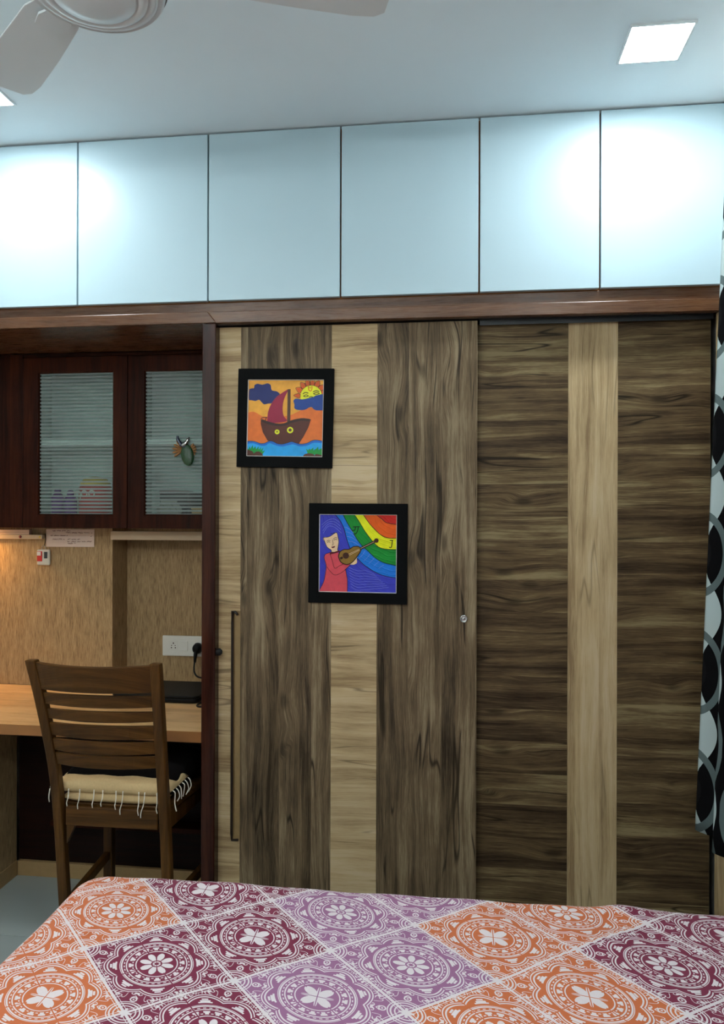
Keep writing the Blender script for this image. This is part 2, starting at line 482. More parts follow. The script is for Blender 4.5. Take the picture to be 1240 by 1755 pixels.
# ------------------------------------------------------------------ the room
XL, XR, YB, YF, ZC = -2.15, 0.845, -0.30, 3.16, 2.772
fl = box('floor', XL, XR, YB, YF, -0.06, -0.008, 'grout', bevel=0); tag(fl, 'pale glazed tile floor beside the bed', 'floor', kind='structure')
TS = 0.6; tile_me = None
ix0 = -2.0
for i in range(-1, 6):
    for j in range(-1, 6):
        x0 = max(XL, -2.02 + TS * (i - 0)) + 0.0015; x1 = min(XR, -2.02 + TS * (i + 1)) - 0.0015
        y0 = max(YB, 0.05 + TS * j) + 0.0015; y1 = min(YF, 0.05 + TS * (j + 1)) - 0.0015
        if x1 - x0 > 0.02 and y1 - y0 > 0.02:
            box('tile', x0, x1, y0, y1, -0.008, 0.0, 'tile', fl, bevel=0.001)
tag(box('ceiling', XL - 0.1, XR + 0.1, YB - 0.1, YF + 0.1, ZC, ZC + 0.1, 'ceiling', bevel=0), 'smooth pale blue-grey painted ceiling', 'ceiling', kind='structure')
tag(box('wall_left', XL - 0.1, XL, YB - 0.1, YF + 0.1, -0.06, ZC, 'wall', bevel=0), 'plain painted wall at the left of the room', 'wall', kind='structure')
tag(box('wall_right', XR, XR + 0.1, YB - 0.1, YF + 0.1, -0.06, ZC, 'wall', bevel=0), 'plain painted wall behind the curtain', 'wall', kind='structure')
tag(box('wall_back', XL, XR, YB - 0.1, YB, -0.06, ZC, 'wall', bevel=0), 'plain painted wall facing the wardrobe', 'wall', kind='structure')
wf = box('wall_front', XL, XR, YF, YF + 0.1, -0.06, ZC, 'wall', bevel=0)
tag(wf, 'plain wall behind the wardrobe and study niche', 'wall', kind='structure')
# panelling above the desk: a boxed-out panel at the left, a recess at the right
tag(box('wall_niche', XL, -1.416, 2.958, YF, 0.7605, 1.444, 'beige', bevel=0.001), 'beige streaky laminate panel above the desk, lit warm at the left', 'wall panel', kind='structure')
tag(box('wall_recess', -1.416, -0.8365, 3.10, YF, 0.7605, 1.444, 'beige', bevel=0), 'shaded beige laminate wall of the recess behind the laptop', 'wall panel', kind='structure')
t1 = box('trim_1', -1.412, -0.836, 2.930, 2.958, 1.381, 1.4175, 'batten', bevel=0.002)
tag(t1, 'cream batten across the top of the dark recess under the glass cabinet', 'batten', kind='structure')
t2 = box('trim_2', XL, -1.718, 2.935, 2.958, 1.381, 1.400, 'batten', bevel=0.002)
tag(t2, 'thin cream batten with a red dot left of the handwritten note', 'batten', kind='structure')
for px, mt, rr in ((-1.815, 'redline', 0.006), (-1.727, 'yellow', 0.004)):
    bm = bmesh.new(); lathe(bm, [(rr, 0), (rr, 0.002), (rr * 0.5, 0.0028)], (0, 0, 0), 12)
    bmesh.ops.rotate(bm, verts=bm.verts, matrix=Matrix.Rotation(math.pi / 2, 3, 'X'))
    bmesh.ops.translate(bm, verts=bm.verts, vec=(px, 2.935, 1.391))
    finish('sticker_dot', bm, mt, t2, smooth=True)

# ------------------------------------------------------------------ loft cabinets above
def loft_unit(xs, label, soffit):
    x0, x1 = xs[0], xs[-1]
    e = empty('loft_cabinet', ((x0 + x1) / 2, 2.42, 2.14), label, 'cabinet', 'white loft cabinets under the ceiling')
    bm = bmesh.new()
    bx(bm, x0, x1, 2.432, YF, 2.205, 2.770)
    finish('body', bm, 'ply', e)
    for a, c in zip(xs, xs[1:]):
        box('door', a + 0.0028, c - 0.0028, 2.405, 2.423, 2.2075, 2.7655, 'loft', e, bevel=0.0012)
        for hz in (2.32, 2.65):
            box('hinge_plate', a + 0.03, a + 0.07, 2.423, 2.432, hz - 0.02, hz + 0.02, 'steel', e, bevel=0)
    return e
loft_unit([-2.148, -1.745, -1.281, -0.8185], 'white loft cabinet over the study niche, left of the dark post', True)
loft_unit([-0.8185, -0.3690, 0.0808], 'white loft cabinet above the two framed pictures, between the bright patches', False)
loft_unit([0.0808, 0.4563, 0.8430], 'white loft cabinet beside the curtain, lit by the square ceiling light', False)

# ------------------------------------------------------------------ wardrobe with timber frame and sliding doors
wd = empty('sliding_wardrobe', (0.0, 2.45, 0.0), 'two-door sliding wardrobe in striped dark and pale wood laminate', 'wardrobe')
tag(box('trim_3', XL, 0.843, 2.424, 2.432, 2.168, 2.2045, 'teak_x'), 'brown timber fascia between the white loft doors and the head trim', 'trim', kind='structure')
# head trim, mitred over the post
def prism_xz(name, poly, y0, y1, mat, parent, bevel=0.002):
    bm = bmesh.new(); slab(bm, poly, y0, y1)
    k = [v for v in bm.verts if abs(v.co.y - y1) < 1e-6]
    o = finish(name, bm, mat, parent, bevel=bevel); return o
tag(prism_xz('trim_4', [(XL, 2.1325), (-0.7875, 2.1315), (-0.8185, 2.1695), (XL, 2.1695)], 2.400, 2.424, 'teak_x', None), 'brown timber head trim across the top of the study niche', 'trim', kind='structure')
prism_xz('head_trim', [(-0.787, 2.1305), (0.843, 2.124), (0.843, 2.163), (-0.8175, 2.1695)], 2.400, 2.424, 'teak_x', wd)
prism_xz('post', [(-0.8355, 0.0), (-0.7885, 0.0), (-0.7885, 2.1300), (-0.8355, 2.1315)], 2.398, 2.45, 'teak_z', wd, bevel=0.004)
box('side_panel', -0.8335, -0.806, 2.45, YF - 0.002, 0.0, 2.135, 'walnut_z', wd)
box('side_panel', 0.812, 0.843, 2.400, 2.43, 0.0, 2.122, 'oak_pale_v', wd)
box('back_panel', -0.806, 0.843, 3.13, YF - 0.002, 0.0, 2.13, 'black_gap', wd, bevel=0)
box('top_panel', -0.8335, 0.843, 2.44, YF - 0.002, 2.137, 2.165, 'walnut_x', wd, bevel=0)
tag(box('trim_5', XL, -0.836, 2.424, YF - 0.002, 2.137, 2.165, 'teak_x', bevel=0), 'brown timber soffit over the study niche', 'trim', kind='structure')
bm = bmesh.new()
bx(bm, -0.800, 0.812, 2.425, 2.530, 2.129, 2.136)
bx(bm, 0.085, 0.812, 2.452, 2.456, 2.112, 2.129)
finish('top_track', bm, 'track', wd)
box('bottom_track', -0.800, 0.812, 2.43, 2.53, 0.0, 0.012, 'track', wd)
door1 = box('sliding_door', -0.7965, 0.0775, 2.448, 2.462, 0.016, 2.1245, 'black_gap', wd, bevel=0)
tag(door1, 'front sliding door with upright dark grain')
Zb, Zt = 0.016, 2.1245
# pale stripe with a routed finger channel on its right edge
bm = bmesh.new()
bx(bm, -0.7965, -0.7430, 2.440, 2.450, Zb, Zt)
bx(bm, -0.7430, -0.7135, 2.440, 2.450, 1.1635, Zt)
bx(bm, -0.7430, -0.7135, 2.440, 2.450, Zb, 0.3865)
finish('stripe_panel', bm, 'oak_pale_h', door1)
bm = bmesh.new(); bx(bm, -0.7430, -0.7135, 2.4475, 2.4495, 0.3865, 1.1635)
hp = finish('handle_channel', bm, plain('tan_handle_channel', rgb(146, 120, 80), 0.4, 0.5, 0.2, 50), door1)
bm = bmesh.new()
path = [(-0.722, 1.150), (-0.731, 1.161), (-0.740, 1.163), (-0.7405, 1.12), (-0.7405, 0.80), (-0.7415, 0.41), (-0.740, 0.388), (-0.718, 0.389)]
rings = []
for x, z in path: rings.append(None)
tube(bm, [(x, 2.4385, z) for x, z in path], 0.0046, 6)
finish('handle', bm, plain('bronze_handle_edge', rgb(34, 22, 14), 0.4, 0.5), door1, smooth=True)
box('stripe_panel', -0.7133, -0.4030, 2.440, 2.450, Zb, Zt, 'oak_dark_v', door1, bevel=0.0008)
box('stripe_panel', -0.4028, -0.2495, 2.440, 2.450, Zb, Zt, 'oak_pale_h', door1, bevel=0.0008)
box('stripe_panel', -0.2493, 0.0775, 2.440, 2.450, Zb, Zt, 'oak_dark_v', door1, bevel=0.0008)
bm = bmesh.new()
lathe(bm, [(0.0135, 0), (0.0135, 0.004), (0.011, 0.008), (0.0095, 0.008), (0.0085, 0.005), (0.004, 0.005), (0.0035, 0.0065), (0.0005, 0.0065)], (0, 0, 0), 24)
bmesh.ops.rotate(bm, verts=bm.verts, matrix=Matrix.Rotation(math.pi / 2, 3, 'X'))
bmesh.ops.translate(bm, verts=bm.verts, vec=(0.0355, 2.440, 1.153))
tag(finish('lock', bm, 'steel', door1, smooth=True), 'round steel lock')
door2 = box('sliding_door', 0.050, 0.812, 2.484, 2.498, 0.016, 2.120, 'black_gap', wd, bevel=0)
tag(door2, 'rear sliding door with level dark grain')
box('stripe_panel', 0.050, 0.3705, 2.474, 2.486, Zb, 2.120, 'oak_dark_h', door2, bevel=0.0008)
box('stripe_panel', 0.3707, 0.5265, 2.474, 2.486, Zb, 2.120, 'oak_pale_v', door2, bevel=0.0008)
box('stripe_panel', 0.5267, 0.812, 2.474, 2.486, Zb, 2.120, 'oak_dark_h', door2, bevel=0.0008)
# rubber stop on the post's edge
bm = bmesh.new()
lathe(bm, [(0.0005, 0), (0.011, 0.0), (0.013, 0.006), (0.012, 0.014), (0.007, 0.020), (0.0005, 0.021)], (0, 0, 0), 16)
bmesh.ops.rotate(bm, verts=bm.verts, matrix=Matrix.Rotation(math.pi / 2, 3, 'Y'))
bmesh.ops.translate(bm, verts=bm.verts, vec=(-0.7895, 2.415, 1.028))
finish('door_stop', bm, 'black_rubber', wd, smooth=True)

# ------------------------------------------------------------------ framed pictures
def picture(name, label, cx, cz, w, h, iw, ih, rot, px0, px1, py0, py1, bgmat, parts):
    e = empty(name, (cx, 2.4395, cz), label, 'picture', 'framed square pictures on the wardrobe door')
    e.rotation_euler = (0, rot, 0)
    yf = -0.012
    def fin(n, bm, m): return finish(n, bm, m, e, world=False)
    bm = bmesh.new()
    o = [(-w / 2, -h / 2), (w / 2, -h / 2), (w / 2, h / 2), (-w / 2, h / 2)]
    i = [(-iw / 2, -ih / 2), (iw / 2, -ih / 2), (iw / 2, ih / 2), (-iw / 2, ih / 2)]
    def ring(y, p): return [bm.verts.new((x, y, z)) for x, z in p]
    fo, fi, bo, bi = ring(yf, o), ring(yf, i), ring(0, o), ring(-0.004, i)
    for a in range(4):
        c = (a + 1) % 4
        bm.faces.new((fo[a], fo[c], fi[c], fi[a])); bm.faces.new((fo[c], fo[a], bo[a], bo[c]))
        bm.faces.new((fi[a], fi[c], bi[c], bi[a]))
    bm.faces.new(bo)
    bmesh.ops.recalc_face_normals(bm, faces=bm.faces)
    fr = fin('mount_frame', bm, 'matboard'); 
    md = fr.modifiers.new('bevel', 'BEVEL'); md.width = 0.001; md.segments = 1; md.limit_method = 'ANGLE'
    bm = bmesh.new()
    s = 0.0016
    for (a0, a1, b0, b1) in ((-iw / 2, iw / 2, -ih / 2, -ih / 2 + s), (-iw / 2, iw / 2, ih / 2 - s, ih / 2),
                             (-iw / 2, -iw / 2 + s, -ih / 2, ih / 2), (iw / 2 - s, iw / 2, -ih / 2, ih / 2)):
        bx(bm, a0, a1, -0.0098, -0.004, b0, b1)
    fin('liner', bm, 'liner')
    bm = bmesh.new(); bx(bm, -iw / 2, iw / 2, -0.0045, -0.002, -ih / 2, ih / 2)
    canvas = fin('canvas', bm, bgmat)
    sx, sz = iw / (px1 - px0), ih / (py1 - py0)
    lim = iw / 2 - s
    def T(p):
        x = (p[0] - px0) * sx - iw / 2; z = ih / 2 - (p[1] - py0) * sz
        return (max(-lim, min(lim, x)), max(-lim, min(lim, z)))
    lay = 0
    for nm, kind, mat, data in parts:
        lay += 1
        y = -0.0046 - 0.00012 * lay
        def q_(pts):
            q = []
            for p in map(T, pts):
                if not q or (abs(p[0] - q[-1][0]) + abs(p[1] - q[-1][1])) > 1e-5: q.append(p)
            return q
        if kind in ('poly', 'smooth'): data = [cat(data, 5, True) if kind == 'smooth' else data]
        if kind == 'discs':
            data = [[(cxp + r * math.cos(2 * math.pi * k / 28), cyp + r * math.sin(2 * math.pi * k / 28)) for k in range(28)] for cxp, cyp, r in data]
        if kind != 'strokes':
            for d in data:
                bm = bmesh.new(); slab(bm, q_(d), y, -0.0045); fin(nm, bm, mat)
            continue
        for wd_, d in data:
            bm = bmesh.new()
            pts = cat(d, 6) if len(d) > 2 else d
            ends = []
            for a in range(len(pts)):
                p, q = pts[max(0, a - 1)], pts[min(len(pts) - 1, a + 1)]
                dx, dy = q[0] - p[0], q[1] - p[1]; l = math.hypot(dx, dy) or 1
                lr = [T((pts[a][0] - dy / l * wd_ / 2 * sg, pts[a][1] + dx / l * wd_ / 2 * sg)) for sg in (1, -1)]
                ends.append([bm.verts.new((c[0], y, c[1])) for c in lr])
            for a, c in zip(ends, ends[1:]):
                f = bm.faces.new((a[0], c[0], c[1], a[1])); f.normal_update()
                if f.normal.y > 0: f.normal_flip()
            fin(nm, bm, mat)
    return e

P = {k: paint(k + '_paint', rgb(*c)) for k, c in dict(
    amber=(232, 164, 58), orange=(222, 112, 44), navy=(24, 36, 98), cobalt=(22, 62, 138), sunyellow=(226, 222, 40),
    flame=(214, 92, 26), crimson=(146, 26, 58), mast=(74, 46, 32), hull=(84, 38, 26), rim=(48, 24, 18), wave=(24, 104, 196),
    water=(36, 160, 228), grass=(24, 146, 62), rock=(80, 44, 30), lime=(220, 222, 44), black=(14, 12, 14),
    skin=(230, 196, 156), coral=(210, 76, 88), maroon=(92, 20, 32), guitar=(136, 104, 40), hole=(66, 34, 22)).items()}
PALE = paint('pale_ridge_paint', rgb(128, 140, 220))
PG = {k: paint(k + '_relief_paint', rgb(*c), 0.55) for k, c in dict(
    indigo=(58, 62, 182), azure=(18, 116, 212), green=(14, 136, 46), yellow=(230, 232, 24), tang=(226, 92, 18), red=(206, 30, 22)).items()}

def sunrays():
    out = []
    cx, cy = 905, 400
    for a in (-178, -152, -128, -106, -86, -64, -40, -15):
        t = math.radians(a); r0, r1, wd_ = 128, 205, 33
        if a == -178: wd_ = 25
        ux, uy = math.cos(t), math.sin(t); nx, ny = -uy, ux
        pts = [(cx + ux * r0 + nx * wd_ * .7, cy + uy * r0 + ny * wd_ * .7), (cx + ux * (r0 + 28) + nx * wd_, cy + uy * (r0 + 28) + ny * wd_),
               (cx + ux * r1, cy + uy * r1), (cx + ux * (r0 + 28) - nx * wd_, cy + uy * (r0 + 28) - ny * wd_), (cx + ux * r0 - nx * wd_ * .7, cy + uy * r0 - ny * wd_ * .7)]
        if all(p[0] < 1056 for p in pts[:1]): out.append(pts)
    return out
def outline(poly): return poly + [poly[0]]
wave_top = [(150, 945), (200, 938), (260, 945), (320, 965), (370, 962), (420, 938), (470, 940), (520, 965), (580, 970), (640, 955), (690, 940), (740, 955), (800, 967), (870, 955), (930, 925), (980, 918), (1065, 932)]
water_top = [(150, 975), (230, 965), (320, 990), (380, 990), (430, 962), (500, 985), (580, 998), (660, 980), (710, 972), (790, 993), (880, 982), (950, 950), (1065, 955)]
cloudL = [(172, 330), (200, 310), (228, 305), (235, 270), (270, 255), (320, 265), (350, 260), (390, 250), (425, 270), (440, 330), (500, 345), (535, 375), (510, 400), (470, 450), (440, 485), (400, 490), (350, 498), (315, 465), (290, 445), (250, 458), (200, 450), (172, 440)]
cloudR = [(700, 455), (730, 430), (800, 438), (870, 425), (930, 410), (970, 390), (1070, 388), (1070, 548), (985, 567), (940, 555), (915, 530), (880, 535), (850, 555), (800, 565), (740, 560), (712, 540), (712, 500)]
sail = [(640, 318), (560, 365), (500, 410), (440, 490), (405, 580), (398, 650), (405, 718), (500, 718), (625, 695), (590, 640), (575, 580), (575, 500), (590, 430), (615, 370)]
hull = [(318, 665), (345, 700), (420, 725), (520, 740), (600, 733), (680, 695), (760, 668), (830, 660), (908, 674), (880, 770), (830, 870), (775, 960), (640, 985), (480, 975), (400, 925), (345, 830), (318, 730)]
picture('framed_picture', 'black-framed painting of a brown sailing boat under a sun with a face', -0.559, 1.8135, 0.3265, 0.331, 0.259, 0.2575, math.radians(1.1),
        160, 1053, 208, 1118, P['amber'], [
    ('painted_sunset', 'poly', P['orange'], [(150, 600)] + cat([(150, 600), (230, 588), (300, 622), (340, 642), (400, 645), (520, 650), (665, 625), (720, 600), (800, 562), (880, 535), (1065, 560)], 6) + [(1065, 990), (150, 990)]),
    ('painted_cloud', 'smooth', P['navy'], cloudL),
    ('painted_sun_ray', 'polys', P['flame'], sunrays()),
    ('ray_outline', 'strokes', P['black'], [(5, outline(d)) for d in [[p for p in q] for q in sunrays()] for _ in (0,)]),
    ('painted_sun', 'discs', P['sunyellow'], [(905, 400, 126)]),
    ('face_line', 'strokes', P['black'], [(9, [(808, 375), (835, 358), (872, 366)]), (9, [(925, 350), (960, 336), (1000, 346)]), (8, [(815, 400), (845, 385), (872, 398), (842, 408), (815, 400)]),
                                          (8, [(930, 372), (965, 356), (1000, 368), (965, 380), (930, 372)]), (9, [(880, 415), (900, 408), (925, 412)])]),
    ('forehead_mark', 'strokes', P['flame'], [(9, [(874, 282), (874, 322), (895, 340), (912, 322), (912, 282)]), (9, [(884, 302), (900, 302)])]),
    ('painted_cloud', 'smooth', P['cobalt'], cloudR),
    ('painted_sail', 'smooth', P['crimson'], sail),
    ('painted_mast', 'poly', P['mast'], [(628, 320), (662, 318), (666, 705), (630, 705)]),
    ('painted_hull', 'poly', P['hull'], hull),
    ('painted_rim', 'strokes', P['rim'], [(30, [(330, 690), (420, 722), (520, 742), (600, 736), (690, 700), (800, 676), (893, 684)]), (8, [(322, 668), (350, 655), (395, 655)]), (9, [(368, 700), (384, 655)])]),
    ('painted_porthole', 'discs', P['lime'], [(515, 825, 29), (668, 803, 37)]),
    ('porthole_centre', 'discs', P['hull'], [(515, 825, 9), (668, 802, 19)]),
    ('painted_wave', 'poly', P['wave'], cat(wave_top, 5) + [(1065, 1130), (150, 1130)]),
    ('wave_outline', 'strokes', P['black'], [(5, wave_top)]),
    ('painted_water', 'poly', P['water'], cat(water_top, 5) + [(1065, 1130), (150, 1130)]),
    ('painted_grass', 'polys', P['grass'], [
        [(150, 1060), (170, 1020), (180, 1040), (192, 998), (205, 1030), (228, 985), (238, 1028), (262, 995), (270, 1035), (300, 1000), (300, 1040), (330, 1008), (325, 1048), (358, 1010), (345, 1060), (378, 1045), (350, 1090), (150, 1090)],
        [(860, 1020), (885, 1040), (900, 1018), (912, 1036), (945, 1005), (945, 1040), (985, 1015), (1000, 995), (1005, 1035), (1040, 1012), (1065, 1040), (1065, 1100), (880, 1080)]]),
    ('painted_rock', 'polys', P['rock'], [cat([(150, 1130), (150, 1050), (200, 1048), (240, 1075), (240, 1130)], 5), cat([(240, 1130), (245, 1085), (290, 1060), (340, 1080), (358, 1130)], 5),
                                            cat([(820, 1130), (840, 1090), (900, 1075), (955, 1090), (965, 1130)], 5), cat([(960, 1130), (970, 1085), (1020, 1088), (1065, 1105), (1065, 1130)], 5)]),
])
c0 = [(330, 195), (400, 270), (450, 370), (480, 480), (520, 590), (560, 660), (620, 720), (700, 790), (800, 850), (900, 890), (1060, 918)]
c1 = [(430, 195), (480, 290), (540, 390), (600, 490), (660, 565), (720, 615), (800, 690), (900, 745), (1060, 778)]
c2 = [(555, 195), (620, 290), (680, 390), (740, 470), (800, 540), (860, 580), (950, 595), (1060, 595)]
c3 = [(655, 195), (720, 290), (790, 370), (870, 440), (940, 468), (1060, 468)]
c4 = [(790, 195), (870, 255), (930, 300), (1060, 317)]
def band(c): return cat(c, 6) + [(1060, 195)]
dress = [(300, 640), (385, 635), (430, 700), (470, 760), (525, 770), (470, 822), (482, 880), (493, 950), (493, 1100), (175, 1100), (230, 960), (255, 800), (230, 700), (245, 660)]
face = [(218, 475), (290, 460), (365, 415), (385, 470), (393, 520), (385, 580), (380, 605), (385, 628), (315, 634), (310, 612), (265, 580), (240, 530)]
gbody = [(390, 680), (410, 630), (450, 605), (510, 600), (560, 570), (620, 570), (640, 610), (600, 680), (540, 750), (480, 770), (420, 745)]
hand = [(520, 745), (560, 700), (610, 660), (596, 705), (598, 750), (562, 772), (525, 768)]
picture('framed_picture', 'black-framed painting of a blue-haired guitar player with a rainbow', -0.3127, 1.3627, 0.3285, 0.331, 0.2587, 0.2585, math.radians(0.3),
        174, 1039, 208, 1083, PG['indigo'], [
    ('painted_band', 'poly', PG['azure'], band(c0)), ('painted_band', 'poly', PG['green'], band(c1)),
    ('painted_band', 'poly', PG['yellow'], band(c2)), ('painted_band', 'poly', PG['tang'], band(c3)), ('painted_band', 'poly', PG['red'], band(c4)),
    ('band_outline', 'strokes', P['black'], [(7, c) for c in (c0, c1, c2, c3, c4)]),
    ('pale_line', 'strokes', PALE, [(3.5, [(505 + 4 * k, 800 + 31 * k), (600, 838 + 31 * k), (710, 838 + 30 * k), (800 + 22 * k, 880 + 20 * k)]) for k in range(8)]  # thin pale arcs laid over the indigo and the rainbow bands
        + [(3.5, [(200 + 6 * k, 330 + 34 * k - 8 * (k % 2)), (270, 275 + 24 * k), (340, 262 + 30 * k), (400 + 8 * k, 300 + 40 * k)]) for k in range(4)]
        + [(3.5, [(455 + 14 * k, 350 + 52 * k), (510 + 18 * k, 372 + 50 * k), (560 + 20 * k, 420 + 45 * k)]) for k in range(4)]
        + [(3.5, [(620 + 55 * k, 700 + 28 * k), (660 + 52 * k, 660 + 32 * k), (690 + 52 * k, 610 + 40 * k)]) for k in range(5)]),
    ('painted_dress', 'poly', P['coral'], dress),
    ('dress_outline', 'strokes', P['black'], [(5, [(300, 640), (245, 660), (230, 700), (255, 800), (230, 960), (182, 1060)]), (5, [(470, 822), (482, 880), (493, 950), (493, 1075)]),
                                               (5, [(295, 650), (322, 730), (350, 815), (400, 790), (450, 765)]), (5, [(262, 800), (295, 845), (350, 890), (430, 862), (525, 775)])]),
    ('painted_face', 'smooth', P['skin'], face),
    ('face_outline', 'strokes', P['black'], [(5, face + [face[0]]), (5, [(258, 515), (275, 503), (298, 507)]), (5, [(263, 530), (280, 518), (296, 526)]), (5, [(330, 490), (352, 472), (376, 475)]), (5, [(336, 503), (355, 490), (374, 495)]),
                                              (5, [(322, 495), (330, 548), (316, 556)]), (5, [(300, 430), (340, 420), (372, 412)])]),
    ('painted_mouth', 'poly', P['maroon'], [(306, 578), (330, 570), (355, 566), (345, 584), (322, 590)]),
    ('painted_collar', 'poly', P['maroon'], [(292, 636), (345, 632), (400, 612), (412, 630), (350, 648), (300, 660)]),
    ('painted_hand', 'smooth', P['skin'], hand),
    ('guitar_neck', 'strokes', P['rim'], [(44, [(600, 612), (640, 588)]), (28, [(620, 600), (812, 500)])]),
    ('guitar_body', 'smooth', P['guitar'], gbody),
    ('guitar_outline', 'strokes', P['rim'], [(10, gbody + [gbody[0]])]),
    ('guitar_disc', 'discs', P['hole'], [(475, 672, 35), (813, 498, 25)]),
    ('guitar_bridge', 'strokes', P['rim'], [(24, [(412, 706), (440, 692)])]),
    ('guitar_string', 'strokes', P['skin'], [(4, [(505, 655), (622, 598)]), (4, [(512, 668), (628, 606)]), (4, [(640, 588), (790, 512)])]),
    ('music_note', 'strokes', P['black'], [(9, [(962, 495), (998, 495)]), (9, [(990, 495), (985, 540), (975, 575), (955, 570)]),
                                             (9, [(552, 348), (628, 345)]), (9, [(578, 350), (572, 385), (545, 385)]), (9, [(612, 350), (600, 400), (580, 428), (570, 418)])]),
])

# ------------------------------------------------------------------ study desk and niche
dk = empty('study_desk', (-1.4, 2.7, 0.0), 'built-in study desk with pale wood top in the left niche', 'desk')
bm = bmesh.new()
slabpts = [(XL, 2.405), (-0.8365, 2.405), (-0.8365, 3.10), (-1.416, 3.10), (-1.416, 2.958), (XL, 2.958)]
lo = [bm.verts.new((x, y, 0.7225)) for x, y in slabpts]; hi = [bm.verts.new((x, y, 0.76)) for x, y in slabpts]
bm.faces.new(hi); bm.faces.new(list(reversed(lo)))
for i in range(6):
    j = (i + 1) % 6; bm.faces.new((lo[i], lo[j], hi[j], hi[i]))
bmesh.ops.recalc_face_normals(bm, faces=bm.faces)
wt = finish('worktop', bm, 'worktop', dk, bevel=0.002)
bm = bmesh.new(); bx(bm, XL, -0.8365, 2.4035, 2.4052, 0.7232, 0.7592)
finish('edge_strip', bm, plain('amber_edge_band', rgb(160, 106, 56), 0.4, 0.5, 0.15, 20), wt)
sp = box('side_panel', XL, -1.78, 2.45, 2.86, 0.0, 0.7225, 'beige', dk)
box('skirting', -1.782, -1.775, 2.45, 2.857, 0.0, 0.062, 'plinth', sp)
box('back_panel', -1.78, -0.8365, 2.875, 2.90, 0.0, 0.7225, wood('shade_darkened_walnut', 'x', [(0.2, rgb(16, 7, 4)), (0.5, rgb(28, 12, 7)), (0.8, rgb(40, 18, 10))], 0.4, rough=0.5, spec=0.15, crack=0.1, knot=0.1, tone=0.1), dk)  # walnut with the shade under the desk put into its colour
box('plinth', -1.775, -0.8365, 2.857, 2.875, 0.0, 0.060, 'plinth', dk)
box('foot_rail', -1.60, -0.8365, 2.80, 2.875, 0.235, 0.255, 'walnut_x', dk)

# ------------------------------------------------------------------ glass wall cabinet
wc = empty('glass_wall_cabinet', (-1.35, 2.81, 1.43), 'dark walnut wall cabinet with two striped glass doors over the desk', 'cabinet')
bm = bmesh.new()
bx(bm, XL, -0.8365, 2.83, 3.155, 1.445, 1.462)
bx(bm, XL, -0.8365, 2.83, 3.155, 2.118, 2.134)
bx(bm, XL, -1.728, 2.83, 3.155, 1.462, 2.118)
bx(bm, -1.294, -1.276, 2.84, 3.155, 1.462, 2.118)
finish('carcass', bm, 'walnut_x', wc)
bm = bmesh.new()
bx(bm, -1.728, -0.8365, 3.02, 3.05, 1.462, 2.118)
bx(bm, -1.728, -1.294, 2.85, 3.02, 1.462, 1.466)
bx(bm, -1.276, -0.8365, 2.85, 3.02, 1.462, 1.466)
bx(bm, -1.728, -1.724, 2.85, 3.02, 1.466, 2.118); bx(bm, -1.298, -1.294, 2.85, 3.02, 1.466, 2.118)
bx(bm, -1.276, -1.272, 2.85, 3.02, 1.466, 2.118); bx(bm, -0.8405, -0.8365, 2.85, 3.02, 1.466, 2.118)
finish('lining', bm, plain('grey_green_lining', rgb(206, 220, 216), 0.5, 0.3, 0.02), wc)
for a, c in ((-1.724, -1.298), (-1.272, -0.8405)):
    box('shelf', a, c, 2.834, 3.019, 1.768, 1.788, 'inner', wc)
box('filler_panel', XL, -1.7295, 2.812, 2.83, 1.432, 2.134, 'walnut_z', wc)
box('top_rail', -1.7295, -0.8365, 2.814, 2.83, 2.1215, 2.134, 'walnut_x', wc)
def glass_door(x0, x1, gx0, gx1, hinge):
    z0, z1, g0, g1 = 1.432, 2.120, 1.4885, 2.055
    bm = bmesh.new()
    def fr(y, a, c, d, e): return [bm.verts.new(p) for p in ((a, y, d), (c, y, d), (c, y, e), (a, y, e))]
    F0, F1 = fr(2.81, x0, x1, z0, z1), fr(2.81, gx0 - 0.004, gx1 + 0.004, g0 - 0.004, g1 + 0.004)
    F2 = fr(2.815, gx0, gx1, g0, g1); B2 = fr(2.83, gx0, gx1, g0, g1); B0 = fr(2.83, x0, x1, z0, z1)
    for A, C in ((F0, F1), (F1, F2), (F2, B2), (B2, B0), (B0, F0)):
        for i in range(4):
            j = (i + 1) % 4; bm.faces.new((A[i], A[j], C[j], C[i]))
    bmesh.ops.recalc_face_normals(bm, faces=bm.faces)
    d = finish('door', bm, 'walnut_z', wc, bevel=0.0015)
    box('pane', gx0, gx1, 2.820, 2.824, g0, g1, 'glass', d, bevel=0)
glass_door(-1.727, -1.2865, -1.660, -1.3485, 0)
glass_door(-1.2835, -0.8375, -1.2125, -0.905, 1)

